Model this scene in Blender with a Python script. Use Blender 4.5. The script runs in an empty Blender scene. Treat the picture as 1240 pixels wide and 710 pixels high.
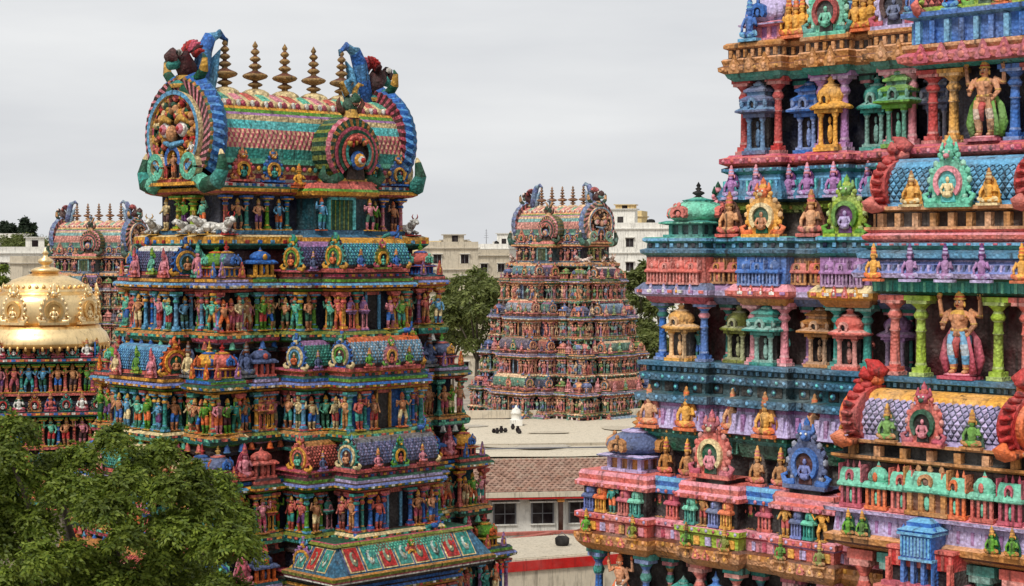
import bpy, math, random
from math import sin, cos, pi, radians, sqrt, atan2
from mathutils import Matrix, Vector, noise

sc = bpy.context.scene
COL = sc.collection
rnd = random.Random(11)

# ------------------------------------------------------------------ camera
FPX = 2200.0            # focal length in photograph pixels (1240 wide)
HZ = 300.0              # row of the horizon in the photograph
HC = 21.0               # camera height above the ground
cam_d = bpy.data.cameras.new('camera')
cam = bpy.data.objects.new('camera', cam_d)
COL.objects.link(cam)
cam_d.sensor_width = 36.0
cam_d.lens = FPX / 1240.0 * 36.0
cam_d.shift_y = -(355.0 - HZ) / 1240.0
cam_d.clip_start = 0.5
cam_d.clip_end = 6000.0
cam.location = (0, 0, HC)
cam.rotation_euler = (radians(90), 0, 0)
sc.camera = cam

# ------------------------------------------------------------------ sky and sun (bright overcast)
SUN_EL, SUN_AZ = 52.0, -150.0      # azimuth: compass direction of the sun measured from +Y, clockwise
w = bpy.data.worlds.new('World'); sc.world = w; w.use_nodes = True
nt = w.node_tree; N = nt.nodes; L = nt.links
for n in list(N): N.remove(n)
out = N.new('ShaderNodeOutputWorld'); bg = N.new('ShaderNodeBackground')
sky = N.new('ShaderNodeTexSky'); sky.sky_type = 'NISHITA'; sky.sun_disc = False
sky.sun_elevation = radians(SUN_EL); sky.sun_rotation = radians(SUN_AZ)
sky.dust_density = 4.0; sky.air_density = 1.0
hs = N.new('ShaderNodeHueSaturation'); hs.inputs['Saturation'].default_value = 0.18
L.new(sky.outputs['Color'], hs.inputs['Color'])
tc = N.new('ShaderNodeTexCoord'); mp = N.new('ShaderNodeMapping')
mp.inputs['Scale'].default_value = (1.6, 1.6, 9.0)
L.new(tc.outputs['Generated'], mp.inputs['Vector'])
cl = N.new('ShaderNodeTexNoise'); cl.inputs['Scale'].default_value = 2.2; cl.inputs['Detail'].default_value = 5.0
cl.inputs['Roughness'].default_value = 0.5
L.new(mp.outputs['Vector'], cl.inputs['Vector'])
cr = N.new('ShaderNodeValToRGB')
cr.color_ramp.elements[0].position = 0.3; cr.color_ramp.elements[0].color = (3.6, 3.7, 3.88, 1)
cr.color_ramp.elements[1].position = 0.72; cr.color_ramp.elements[1].color = (4.7, 4.76, 4.8, 1)
L.new(cl.outputs['Fac'], cr.inputs['Fac'])
mx = N.new('ShaderNodeMix'); mx.data_type = 'RGBA'; mx.inputs[0].default_value = 0.93
L.new(hs.outputs['Color'], mx.inputs[6]); L.new(cr.outputs['Color'], mx.inputs[7])
L.new(mx.outputs[2], bg.inputs['Color']); bg.inputs['Strength'].default_value = 0.10
L.new(bg.outputs['Background'], out.inputs['Surface'])

sun_d = bpy.data.lights.new('sun', 'SUN'); sun = bpy.data.objects.new('sun', sun_d); COL.objects.link(sun)
sun_d.energy = 1.5; sun_d.angle = radians(12); sun_d.color = (1.0, 0.965, 0.91)
_a = radians(SUN_AZ); _e = radians(SUN_EL)
_sd = Vector((sin(_a) * cos(_e), cos(_a) * cos(_e), sin(_e)))
sun.rotation_euler = _sd.to_track_quat('Z', 'Y').to_euler()
sun.location = (0, 0, 120)

vs = sc.view_settings
vs.view_transform = 'Standard'; vs.look = 'None'; vs.exposure = 0.88; vs.gamma = 1.0
vs.use_curve_mapping = False

# ------------------------------------------------------------------ colours
def s2l(v):
    v /= 255.0
    return v / 12.92 if v <= 0.04045 else ((v + 0.055) / 1.055) ** 2.4
_P = dict(coral=(212, 98, 84), red=(188, 34, 30), yellow=(232, 164, 44), ochre=(188, 124, 54), cream=(232, 206, 150),
          tan=(214, 150, 96), teal=(52, 148, 136), mint=(104, 196, 164), blue=(38, 104, 186), sky=(96, 164, 204),
          steel=(58, 110, 140), slate=(84, 98, 138), lav=(168, 118, 172), lilac=(186, 170, 212), pink=(226, 138, 150),
          rose=(190, 74, 96), green=(96, 156, 38), lime=(160, 188, 48), dgreen=(18, 84, 58), navy=(14, 22, 52),
          maroon=(70, 18, 22), brown=(112, 60, 34), white=(232, 228, 218), black=(12, 10, 12), grey=(120, 120, 124),
          dteal=(20, 70, 80), orange=(224, 104, 34), skin=(206, 138, 92), gold=(206, 156, 60), peri=(110, 124, 190),
          dark=(30, 20, 24), olive=(126, 132, 40), stone=(150, 138, 120), beige=(206, 194, 172), brass=(168, 130, 74), dbrown=(60, 34, 24), purple=(104, 52, 112), aqua=(88, 190, 190))
PAL = {k: (s2l(r), s2l(g), s2l(b), 1.0) for k, (r, g, b) in _P.items()}
def C(c):
    return PAL[c] if isinstance(c, str) else c
def mixc(a, b, t):
    a = C(a); b = C(b)
    return tuple(a[i] * (1 - t) + b[i] * t for i in range(3)) + (1.0,)

# ------------------------------------------------------------------ materials
def newmat(name):
    m = bpy.data.materials.new(name); m.use_nodes = True
    t = m.node_tree
    return m, t, t.nodes, t.links, t.nodes['Principled BSDF']

def paint_mat(name, rough=0.7, dirt=0.5, spec=0.25, fine=14.0, bump=0.25, metal=0.0, lo=0.55, hi=1.22, sat=1.0, orn=0.0, fade=0.3, amp=.3, tint=None):
    """painted lime plaster: colour comes from the mesh; carved relief (bump, plus bright crests and shaded crevices put into the colour), fading, grime and rain streaks from noise in world space"""
    m, t, n, l, b = newmat(name)
    at = n.new('ShaderNodeAttribute'); at.attribute_name = 'Col'
    geo = n.new('ShaderNodeNewGeometry'); pos = geo.outputs['Position']
    def tex(scale, detail, rgh=.6, vec=None):
        q = n.new('ShaderNodeTexNoise'); q.inputs['Scale'].default_value = scale; q.inputs['Detail'].default_value = detail; q.inputs['Roughness'].default_value = rgh
        l.new(vec or pos, q.inputs['Vector']); return q.outputs['Fac']
    def rng(v, a, b_, c, d):
        q = n.new('ShaderNodeMapRange'); l.new(v, q.inputs['Value'])
        for k, x in zip(('From Min', 'From Max', 'To Min', 'To Max'), (a, b_, c, d)): q.inputs[k].default_value = x
        return q.outputs['Result']
    def mul(a_, b_):
        q = n.new('ShaderNodeMath'); q.operation = 'MULTIPLY'; l.new(a_, q.inputs[0])
        if isinstance(b_, float): q.inputs[1].default_value = b_
        else: l.new(b_, q.inputs[1])
        return q.outputs[0]
    def mixn(f, a_, b_):
        q = n.new('ShaderNodeMix'); q.data_type = 'RGBA'; l.new(f, q.inputs[0]); l.new(a_, q.inputs[6])
        if isinstance(b_, tuple): q.inputs[7].default_value = b_
        else: l.new(b_, q.inputs[7])
        return q.outputs[2]
    n1 = tex(1.7, 8, .68); g1 = rng(n1, .52, .76, 0, dirt)
    mp = n.new('ShaderNodeMapping'); mp.inputs['Scale'].default_value = (6, 6, .55); l.new(pos, mp.inputs['Vector'])
    n2 = tex(1.0, 5, .6, mp.outputs['Vector']); g2 = rng(n2, .53, .68, 0, dirt * 1.15)
    mxm = n.new('ShaderNodeMath'); mxm.operation = 'MAXIMUM'; l.new(g1, mxm.inputs[0]); l.new(g2, mxm.inputs[1])
    nf = tex(.9, 4, .6); ff = rng(nf, .42, .70, 0, fade)
    # faded, chalky patches keep some of the hue
    ch = n.new('ShaderNodeMix'); ch.data_type = 'RGBA'; ch.inputs[0].default_value = .5; l.new(at.outputs['Color'], ch.inputs[6]); ch.inputs[7].default_value = (.55, .52, .47, 1)
    c1 = mixn(ff, at.outputs['Color'], ch.outputs[2])
    n3 = tex(fine, 3); val = rng(n3, .25, .75, lo, hi); hgt_ = n3
    if orn:
        dv = n.new('ShaderNodeTexVoronoi'); dv.inputs['Scale'].default_value = orn; dv.feature = 'F1'
        l.new(pos, dv.inputs['Vector'])
        ov = rng(dv.outputs['Distance'], .05, .62, 1.0 + amp, 1.0 - amp * 1.3)  # relief shading put into the colour: cell centres brightened, crevices darkened
        val = mul(val, ov)
        inv = rng(dv.outputs['Distance'], 0, .7, 1.0, 0.0)
        ad = n.new('ShaderNodeMath'); ad.operation = 'ADD'; l.new(inv, ad.inputs[0]); l.new(mul(n3, .35), ad.inputs[1]); hgt_ = ad.outputs[0]
    c2 = mixn(mxm.outputs[0], c1, (.035, .030, .026, 1))
    hs = n.new('ShaderNodeHueSaturation'); hs.inputs['Saturation'].default_value = sat
    l.new(c2, hs.inputs['Color']); l.new(val, hs.inputs['Value'])
    fin = hs.outputs['Color']
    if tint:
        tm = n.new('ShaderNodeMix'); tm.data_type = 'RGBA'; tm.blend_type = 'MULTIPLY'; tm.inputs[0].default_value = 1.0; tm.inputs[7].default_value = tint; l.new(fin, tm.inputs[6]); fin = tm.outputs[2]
    l.new(fin, b.inputs['Base Color'])
    bp = n.new('ShaderNodeBump'); bp.inputs['Strength'].default_value = bump; bp.inputs['Distance'].default_value = 0.05 if orn else .03
    l.new(hgt_, bp.inputs['Height']); l.new(bp.outputs['Normal'], b.inputs['Normal'])
    b.inputs['Roughness'].default_value = rough; b.inputs['Specular IOR Level'].default_value = spec
    b.inputs['Metallic'].default_value = metal
    return m
M_PAINT = paint_mat('painted_plaster', lo=.86, hi=1.3, dirt=.7, sat=.95, orn=12.0, bump=.45, fade=.5, amp=.13)
M_OLD = paint_mat('weathered_paint', dirt=0.7, fine=9.0, lo=0.6, hi=1.22, sat=.98, orn=8.0, bump=.6, fade=.25, amp=.26)
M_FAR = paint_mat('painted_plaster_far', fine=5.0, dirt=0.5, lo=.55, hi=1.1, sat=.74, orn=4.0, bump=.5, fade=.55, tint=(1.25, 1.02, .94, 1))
M_WALL = paint_mat('limewash', rough=0.85, dirt=0.42, spec=0.15, fine=3.0, lo=.84, hi=1.0, fade=.2)
M_GOLD = paint_mat('gilded_copper', rough=0.4, dirt=0.3, spec=0.5, fine=2.5, bump=0.25, metal=0.8, lo=.8, hi=1.15, fade=0.0)

def leaf_mat(name, c1, c2, trans=0.35):
    m, t, n, l, b = newmat(name)
    geo = n.new('ShaderNodeNewGeometry')
    ra = n.new('ShaderNodeValToRGB')
    ra.color_ramp.elements[0].color = c1; ra.color_ramp.elements[1].color = c2
    l.new(geo.outputs['Random Per Island'], ra.inputs['Fac'])
    no = n.new('ShaderNodeTexNoise'); no.inputs['Scale'].default_value = .9; no.inputs['Detail'].default_value = 2; l.new(geo.outputs['Position'], no.inputs['Vector'])
    rg = n.new('ShaderNodeMapRange'); rg.inputs['From Min'].default_value = .35; rg.inputs['From Max'].default_value = .68; rg.inputs['To Min'].default_value = .62; rg.inputs['To Max'].default_value = 1.3; l.new(no.outputs['Fac'], rg.inputs['Value'])
    hv = n.new('ShaderNodeHueSaturation'); l.new(ra.outputs['Color'], hv.inputs['Color']); l.new(rg.outputs['Result'], hv.inputs['Value']); ra = hv
    l.new(ra.outputs['Color'], b.inputs['Base Color'])
    b.inputs['Roughness'].default_value = 0.5; b.inputs['Specular IOR Level'].default_value = 0.25
    tr = n.new('ShaderNodeBsdfTranslucent'); l.new(ra.outputs['Color'], tr.inputs['Color'])
    mx = n.new('ShaderNodeMixShader'); mx.inputs[0].default_value = trans
    o = n['Material Output']
    l.new(b.outputs['BSDF'], mx.inputs[1]); l.new(tr.outputs['BSDF'], mx.inputs[2]); l.new(mx.outputs['Shader'], o.inputs['Surface'])
    return m
M_LEAF = leaf_mat('neem_leaf', (0.06, 0.10, 0.010, 1), (0.215, 0.27, 0.036, 1))
M_LEAF2 = leaf_mat('far_leaf', (0.10, 0.13, 0.030, 1), (0.21, 0.235, 0.07, 1))
M_LEAF3 = leaf_mat('casuarina_leaf', (0.018, 0.034, 0.018, 1), (0.045, 0.065, 0.035, 1))

# ------------------------------------------------------------------ mesh builder
class MB:
    def __init__(s):
        s.v = []; s.f = []; s.c = []; s.s = []
    def add(s, vs_, fs, c, smooth=False):
        o = len(s.v); s.v.extend(vs_)
        multi = isinstance(c, list)
        for i, f in enumerate(fs):
            s.f.append(tuple(k + o for k in f)); s.c.append(C(c[i]) if multi else C(c)); s.s.append(smooth)
        return s
    def box(s, x0, x1, y0, y1, z0, z1, c, t=1.0):
        cx = (x0 + x1) / 2; cy = (y0 + y1) / 2; hx = (x1 - x0) / 2; hy = (y1 - y0) / 2
        v = [(cx + a * hx, cy + b_ * hy, z0) for a, b_ in ((-1, -1), (1, -1), (1, 1), (-1, 1))]
        v += [(cx + a * hx * t, cy + b_ * hy * t, z1) for a, b_ in ((-1, -1), (1, -1), (1, 1), (-1, 1))]
        return s.add(v, [(0, 1, 5, 4), (1, 2, 6, 5), (2, 3, 7, 6), (3, 0, 4, 7), (4, 5, 6, 7), (3, 2, 1, 0)], c)
    def lathe(s, prof, c=None, seg=8, cx=0, cy=0, sx=1, sy=1, smooth=True, rot=0.0, flute=0.0, z0=0.0, sc_=1.0):
        """prof: (radius, z[, colour]); colour belongs to the strip that starts there"""
        v = []; f = []; cc = []
        last = c
        for i, p in enumerate(prof):
            for k in range(seg):
                a = 2 * pi * k / seg + rot
                r = p[0] * sc_ * (1 - flute * (k % 2))
                v.append((cx + r * cos(a) * sx, cy + r * sin(a) * sy, z0 + p[1] * sc_))
        for i in range(len(prof) - 1):
            if len(prof[i]) > 2: last = prof[i][2]
            for k in range(seg):
                k2 = (k + 1) % seg
                f.append((i * seg + k, i * seg + k2, (i + 1) * seg + k2, (i + 1) * seg + k)); cc.append(last)
        if prof[-1][0] > 1e-4:
            f.append(tuple((len(prof) - 1) * seg + k for k in range(seg))); cc.append(last)
        return s.add(v, f, cc, smooth)
    def tube(s, pts, rad, c, seg=6, smooth=True):
        n = len(pts); P = [Vector(p) for p in pts]
        up = Vector((0, 1, 0)); v = []; f = []
        for i in range(n):
            t = (P[min(i + 1, n - 1)] - P[max(i - 1, 0)]).normalized()
            a = t.cross(up)
            if a.length < 0.05: a = t.cross(Vector((1, 0, 0)))
            a.normalize(); b = a.cross(t)
            r = rad[i] if isinstance(rad, (list, tuple)) else rad
            for k in range(seg):
                q = 2 * pi * k / seg
                v.append(tuple(P[i] + a * (cos(q) * r) + b * (sin(q) * r)))
        for i in range(n - 1):
            for k in range(seg):
                k2 = (k + 1) % seg
                f.append((i * seg + k, i * seg + k2, (i + 1) * seg + k2, (i + 1) * seg + k))
        f.append(tuple(range(seg - 1, -1, -1))); f.append(tuple((n - 1) * seg + k for k in range(seg)))
        cc = c
        if isinstance(c, list):
            cc = [c[i] for i in range(n - 1) for k in range(seg)] + [c[0], c[-1]]
        return s.add(v, f, cc, smooth)
    def ell(s, cx, cy, cz, rx, ry, rz, c, seg=7, rings=4):
        v = [(cx, cy, cz - rz)]; f = []
        for i in range(1, rings):
            p = -pi / 2 + pi * i / rings
            for k in range(seg):
                a = 2 * pi * k / seg
                v.append((cx + rx * cos(p) * cos(a), cy + ry * cos(p) * sin(a), cz + rz * sin(p)))
        v.append((cx, cy, cz + rz)); T = len(v) - 1
        for k in range(seg):
            k2 = (k + 1) % seg
            f.append((0, 1 + k2, 1 + k))
            for i in range(rings - 2):
                f.append((1 + i * seg + k, 1 + i * seg + k2, 1 + (i + 1) * seg + k2, 1 + (i + 1) * seg + k))
            f.append((T, 1 + (rings - 2) * seg + k, 1 + (rings - 2) * seg + k2))
        return s.add(v, f, c, True)
    def plate(s, o, y0, y1, c, cs=None):
        """outline (x, z) counter-clockwise seen from the front (-y); front at y0, back at y1"""
        n = len(o)
        v = [(x, y0, z) for x, z in o] + [(x, y1, z) for x, z in o]
        f = [tuple(range(n)), tuple(range(2 * n - 1, n - 1, -1))]
        cc = [c, cs or c]
        for k in range(n):
            k2 = (k + 1) % n
            f.append((k2, k, n + k, n + k2)); cc.append(cs or c)
        return s.add(v, f, cc)
    def ring(s, o, i_, y0, y1, c, cs=None, stripe=None, closed=False):
        n = len(o)
        v = [(x, y0, z) for x, z in o] + [(x, y0, z) for x, z in i_] + [(x, y1, z) for x, z in o] + [(x, y1, z) for x, z in i_]
        f = []; cc = []
        for k in range(n if closed else n - 1):
            k2 = (k + 1) % n
            col_ = c if stripe is None or k % 2 == 0 else stripe
            f += [(k, k2, n + k2, n + k), (k2, k, 2 * n + k, 2 * n + k2), (n + k, n + k2, 3 * n + k2, 3 * n + k), (2 * n + k2, 2 * n + k, 3 * n + k, 3 * n + k2)]
            cc += [col_, cs or c, cs or c, cs or c]
        if not closed:
            f += [(0, n, 3 * n, 2 * n), (n - 1, 2 * n - 1, 4 * n - 1, 3 * n - 1)]; cc += [c, c]
        return s.add(v, f, cc)
    def rsweep(s, x0, x1, y0, y1, prof, cap=True, bottom=True):
        """mouldings round a rectangle: prof = (offset, z, colour of the strip above)"""
        v = []; f = []; cc = []
        for p in prof:
            d = p[0]
            v += [(x0 - d, y0 - d, p[1]), (x1 + d, y0 - d, p[1]), (x1 + d, y1 + d, p[1]), (x0 - d, y1 + d, p[1])]
        last = 'grey'
        for i in range(len(prof) - 1):
            if len(prof[i]) > 2: last = prof[i][2]
            for k in range(4):
                k2 = (k + 1) % 4
                f.append((i * 4 + k, i * 4 + k2, i * 4 + 4 + k2, i * 4 + 4 + k)); cc.append(last)
        if cap:
            m = (len(prof) - 1) * 4; f.append((m, m + 1, m + 2, m + 3)); cc.append(prof[-1][2] if len(prof[-1]) > 2 else last)
        if bottom:
            f.append((3, 2, 1, 0)); cc.append(prof[0][2])
        return s.add(v, f, cc)
    def merge(s, o, m):
        off = len(s.v)
        s.v.extend(tuple(m @ Vector(p)) for p in o.v)
        s.f.extend(tuple(k + off for k in f) for f in o.f); s.c.extend(o.c); s.s.extend(o.s)
        return s
    def mesh(s, name, mat=None):
        me = bpy.data.meshes.new(name)
        me.from_pydata(s.v, [], s.f)
        me.materials.append(mat or M_PAINT)
        ca = me.color_attributes.new('Col', 'FLOAT_COLOR', 'CORNER')
        buf = []
        for f, c in zip(s.f, s.c): buf.extend(c * len(f))
        ca.data.foreach_set('color', buf)
        me.polygons.foreach_set('use_smooth', s.s)
        me.update()
        return me

def empty(name, loc, rz=0.0):
    o = bpy.data.objects.new(name, None); COL.objects.link(o)
    o.location = loc; o.rotation_euler = (0, 0, rz); o.empty_display_size = 0.5
    return o
def tag(o, label=None, cat=None, group=None, kind=None):
    if label: o['label'] = label
    if cat: o['category'] = cat
    if group: o['group'] = group
    if kind: o['kind'] = kind
    return o
def obj(name, me, parent=None, loc=(0, 0, 0), rz=0.0, s=(1, 1, 1)):
    o = bpy.data.objects.new(name, me); COL.objects.link(o)
    if parent: o.parent = parent
    o.location = loc; o.rotation_euler = (0, 0, rz); o.scale = s
    return o
def px(x, y, d):
    """photograph pixel at distance d along the view axis -> world point"""
    return Vector(((x - 620.0) / FPX * d, d, HC - (y - HZ) / FPX * d))

_LIB = {}
def lib(fn, *a):
    k = (fn.__name__,) + a
    if k not in _LIB:
        mb = fn(*a); _LIB[k] = (mb, {})
    return k
def libmesh(k, mat):
    mb, d = _LIB[k]
    if mat.name not in d: d[mat.name] = mb.mesh(k[0], mat)
    return d[mat.name]
# ================================================================== library of ornament (unit pieces, front = -y, base z = 0)
def arc(cx, cz, r, a0, a1, n, rz=None, wob=0.0, m=0):
    rz = rz or r; o = []
    for i in range(n + 1):
        a = radians(a0 + (a1 - a0) * i / n)
        k = 1 + (wob if i % 2 else 0.0)
        o.append((cx + r * k * cos(a), cz + rz * k * sin(a)))
    return o

def pillar(c, c2, c3):
    m = MB()
    m.box(-.115, .115, -.115, .115, 0, .05, c2); m.box(-.09, .09, -.09, .09, .05, .11, c)
    m.lathe([(.075, .11, c), (.085, .14, c2), (.07, .17, c), (.062, .55, c2), (.08, .565, c), (.064, .59, c), (.058, .70, c2), (.085, .72, c3), (.105, .76, c3), (.075, .80, c2), (.06, .83, c), (.10, .87, c3), (.14, .90, c3)], seg=8)
    m.box(-.15, .15, -.13, .13, .90, .94, c2); m.box(-.20, .20, -.11, .11, .94, 1.0, c3)
    return m

def statue(skin, cloth, crown, pose, extra):
    m = MB(); s6 = 7
    sw = {0: 0.0, 1: .03, 2: -.03, 3: 0.02}[pose]
    m.box(-.17, .17, -.10, .10, 0, .03, crown)
    for sd in (-1, 1):
        kx = .075 * sd + sw * .5 + (.05 * sd if pose == 3 else 0)
        m.tube([(.06 * sd + sw, 0, .48), (kx, -.03 if pose == 3 else -.01, .26), (.062 * sd + (.04 * sd if pose == 3 else 0), .0, .035)], [.066, .05, .034], [cloth, skin], s6)
        m.ell(.065 * sd + (.04 * sd if pose == 3 else 0), -.035, .045, .03, .06, .022, skin, 6, 3)
    m.ell(sw, 0, .49, .118, .09, .085, cloth, 8, 4)
    m.tube([(sw, 0, .47), (sw * .6, -.01, .58), (0, 0, .69), (0, .0, .765)], [.095, .078, .115, .05], skin, 8)
    m.ell(0, -.015, .735, .14, .06, .045, skin, 8, 4)
    m.lathe([(.088, .505, crown), (.105, .52, crown), (.088, .535, crown)], seg=8, cx=sw * .8, sy=.85)
    m.lathe([(.05, .77, crown), (.095, .745, crown), (.085, .71, crown), (.05, .72, crown)], seg=8, sy=.75, cy=-.012)
    m.tube([(0, 0, .755), (0, -.005, .80)], [.042, .04], skin, 6)
    m.ell(0, -.012, .835, .056, .06, .062, skin, 8, 5)
    m.box(-.008, .008, -.082, -.06, .82, .845, skin)
    for sd in (-1, 1):
        m.ell(.024 * sd, -.062, .845, .012, .01, .007, 'white', 5, 3); m.ell(.058 * sd, 0, .825, .012, .02, .03, crown, 5, 3)
    m.box(-.018, .018, -.071, -.06, .802, .808, 'maroon')
    m.lathe([(.062, .87, crown), (.07, .885, crown), (.054, .90, crown), (.058, .925, crown), (.04, .94, crown), (.042, .96, crown), (.012, 1.0, crown)], seg=8)
    A = {0: [((-.20, -.02, .60), (-.17, -.12, .53)), ((.21, -.03, .60), (.20, -.11, .70))],
         1: [((-.22, -.02, .66), (-.22, -.06, .84)), ((.19, -.01, .58), (.15, -.10, .49))],
         2: [((-.20, .0, .58), (-.13, -.10, .50)), ((.23, -.02, .68), (.20, -.06, .86))],
         3: [((-.23, -.03, .62), (-.26, -.08, .76)), ((.23, -.03, .62), (.26, -.08, .74))]}[pose]
    for i, (e, h) in enumerate(A):
        sd = -1 if i == 0 else 1
        m.tube([(.125 * sd, 0, .735), e, h], [.045, .034, .024], skin, 6); m.ell(h[0], h[1], h[2], .028, .03, .034, skin, 6, 3)
        m.ell((.125 * sd + e[0]) / 2, e[1] / 2, (.735 + e[2]) / 2, .046, .044, .016, crown, 6, 3)
    if extra:                       # second pair of arms, sash and attributes
        for sd in (-1, 1):
            m.tube([(.12 * sd, .03, .73), (.27 * sd, .03, .72), (.27 * sd, .0, .90)], [.04, .032, .022], skin, 6)
            m.ell(.27 * sd, 0, .94, .03, .02, .045, crown, 6, 4)
            m.tube([(.11 * sd, .03, .52), (.20 * sd, .04, .32), (.17 * sd, .05, .06)], [.02, .06, .03], extra, 6)
    return m

def seated(c, c2, crown, plate):
    m = MB()
    if plate:
        o = [(-.36, 0), (.36, 0)] + [(.33 - .02 * (i % 2), .08 * i + .1) for i in range(1, 4)] + [(.22, .55), (.20, .62), (.10, .74), (0, .80), (-.10, .74), (-.20, .62), (-.22, .55)] + [(-.33 + .02 * (i % 2), .08 * i + .1) for i in range(3, 0, -1)]
        m.plate(o, .06, .12, plate)
    m.box(-.34, .34, -.16, .12, 0, .07, c2)
    m.ell(0, -.05, .15, .30, .15, .09, c, 9, 4)
    for sd in (-1, 1):
        m.tube([(.09 * sd, .0, .17), (.27 * sd, -.07, .17), (.05 * sd, -.17, .12)], [.09, .075, .045], c2, 6)
        m.tube([(.16 * sd, 0, .50), (.27 * sd, -.03, .34), (.20 * sd, -.13, .22 if sd < 0 else .40)], [.06, .048, .036], c, 6)
    m.tube([(0, 0, .16), (0, -.01, .34), (0, 0, .48), (0, 0, .56)], [.14, .115, .16, .07], c, 8)
    m.lathe([(.06, .55, crown), (.13, .50, crown), (.11, .45, crown)], seg=8, sy=.85, cy=-.02)
    m.ell(0, -.015, .63, .082, .085, .09, c, 8, 4)
    m.lathe([(.095, .67, crown), (.12, .70, crown), (.09, .73, c2), (.105, .78, crown), (.075, .82, c2), (.085, .87, crown), (.04, .93, crown), (.045, .96, crown), (.0, 1.0, crown)], seg=8)
    for sd in (-1, 1): m.ell(.115 * sd, .02, .66, .03, .03, .06, crown, 5, 3)
    return m

def pavilion(c, c2, cin, deep):
    m = MB()
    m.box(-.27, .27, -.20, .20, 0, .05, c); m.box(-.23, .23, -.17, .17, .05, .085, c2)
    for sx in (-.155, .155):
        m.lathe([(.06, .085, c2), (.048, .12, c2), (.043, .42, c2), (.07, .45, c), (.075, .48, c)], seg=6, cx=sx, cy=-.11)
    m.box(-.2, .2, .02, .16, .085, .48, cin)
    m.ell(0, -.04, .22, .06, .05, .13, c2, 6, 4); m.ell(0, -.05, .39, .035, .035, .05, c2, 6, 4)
    m.box(-.25, .25, -.19, .19, .48, .525, c)
    if deep:
        m.rsweep(-.25, .25, -.17, .19, [(0, .525, c), (.12, .55, c), (.12, .575, c2), (.0, .63, c), (.0, .67, c2), (.06, .69, c), (.06, .72, c), (-.05, .77, c2), (-.05, .80, c2), (.0, .815, c), (.0, .84, c), (-.12, .90, c)])
        m.lathe([(.10, .89, c2), (.12, .92, c), (.05, .95, c2), (0, 1.0, c)], seg=8)
        for sx in (-.27, .27): m.ell(sx, -.2, .66, .05, .05, .07, c2, 6, 4)
    else:
        m.lathe([(.40, .525, c), (.44, .55, c), (.40, .575, c2), (.30, .61, c), (.24, .63, c), (.27, .66, c), (.285, .71, c), (.25, .77, c), (.15, .82, c2), (.17, .835, c2), (.08, .855, c), (.055, .88, c), (.085, .91, c2), (.03, .94, c), (.0, 1.0, c)], seg=8, rot=pi / 8, sy=.75)
    m.ring(arc(0, .64, .10, -30, 210, 8), arc(0, .64, .055, -30, 210, 8), -.27, -.20, c2); m.ell(0, -.22, .64, .05, .03, .05, cin, 6, 3)
    return m

def horseshoe(c, c2, cin, cfig, crest):
    """kudu: scalloped horseshoe arch with a figure inside and a lion-mask crest"""
    m = MB()
    m.box(-.38, .38, -.14, .10, 0, .06, c)
    m.plate([(-.26, .05), (.26, .05)] + arc(0, .36, .30, -45, 225, 22, wob=.10), -.06, .08, c)
    for i in range(13):
        a = radians(-40 + 260 * i / 12); m.ell(.335 * cos(a), -.03, .36 + .335 * sin(a), .055, .05, .055, c if i % 2 else mixc(c, 'white', .25), 6, 3)
    m.ring(arc(0, .34, .235, -50, 230, 14), arc(0, .34, .165, -50, 230, 14), -.13, -.06, c2)
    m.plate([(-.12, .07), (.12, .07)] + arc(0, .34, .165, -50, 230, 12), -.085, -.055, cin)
    m.ell(0, -.10, .18, .10, .06, .06, cfig, 7, 3); m.tube([(0, -.09, .18), (0, -.1, .33)], [.05, .06], cfig, 6); m.ell(0, -.1, .38, .035, .035, .045, cfig, 6, 4)
    for sd in (-1, 1):
        m.tube([(.06 * sd, -.1, .32), (.11 * sd, -.11, .24), (.07 * sd, -.13, .19)], [.025, .022, .02], cfig, 5)
        m.tube([(.20 * sd, -.08, .08), (.36 * sd, -.08, .07), (.42 * sd, -.06, .17), (.34 * sd, -.05, .20)], [.06, .06, .045, .025], crest, 6)
        m.tube([(.06 * sd, -.05, .76), (.13 * sd, -.05, .80), (.11 * sd, -.04, .90)], [.05, .045, .015], crest, 5); m.ell(.15 * sd, -.04, .72, .05, .05, .05, c, 5, 3)
    m.ell(0, -.06, .74, .10, .09, .085, crest, 8, 5); m.ell(0, -.14, .71, .06, .05, .04, c2, 6, 3)
    for sd in (-1, 1): m.ell(.045 * sd, -.135, .765, .02, .02, .02, 'white', 5, 3)
    m.lathe([(.07, .80, c), (.085, .84, c), (.05, .88, crest), (.06, .91, crest), (.0, 1.0, crest)], seg=6, cy=-.03)
    return m

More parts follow.
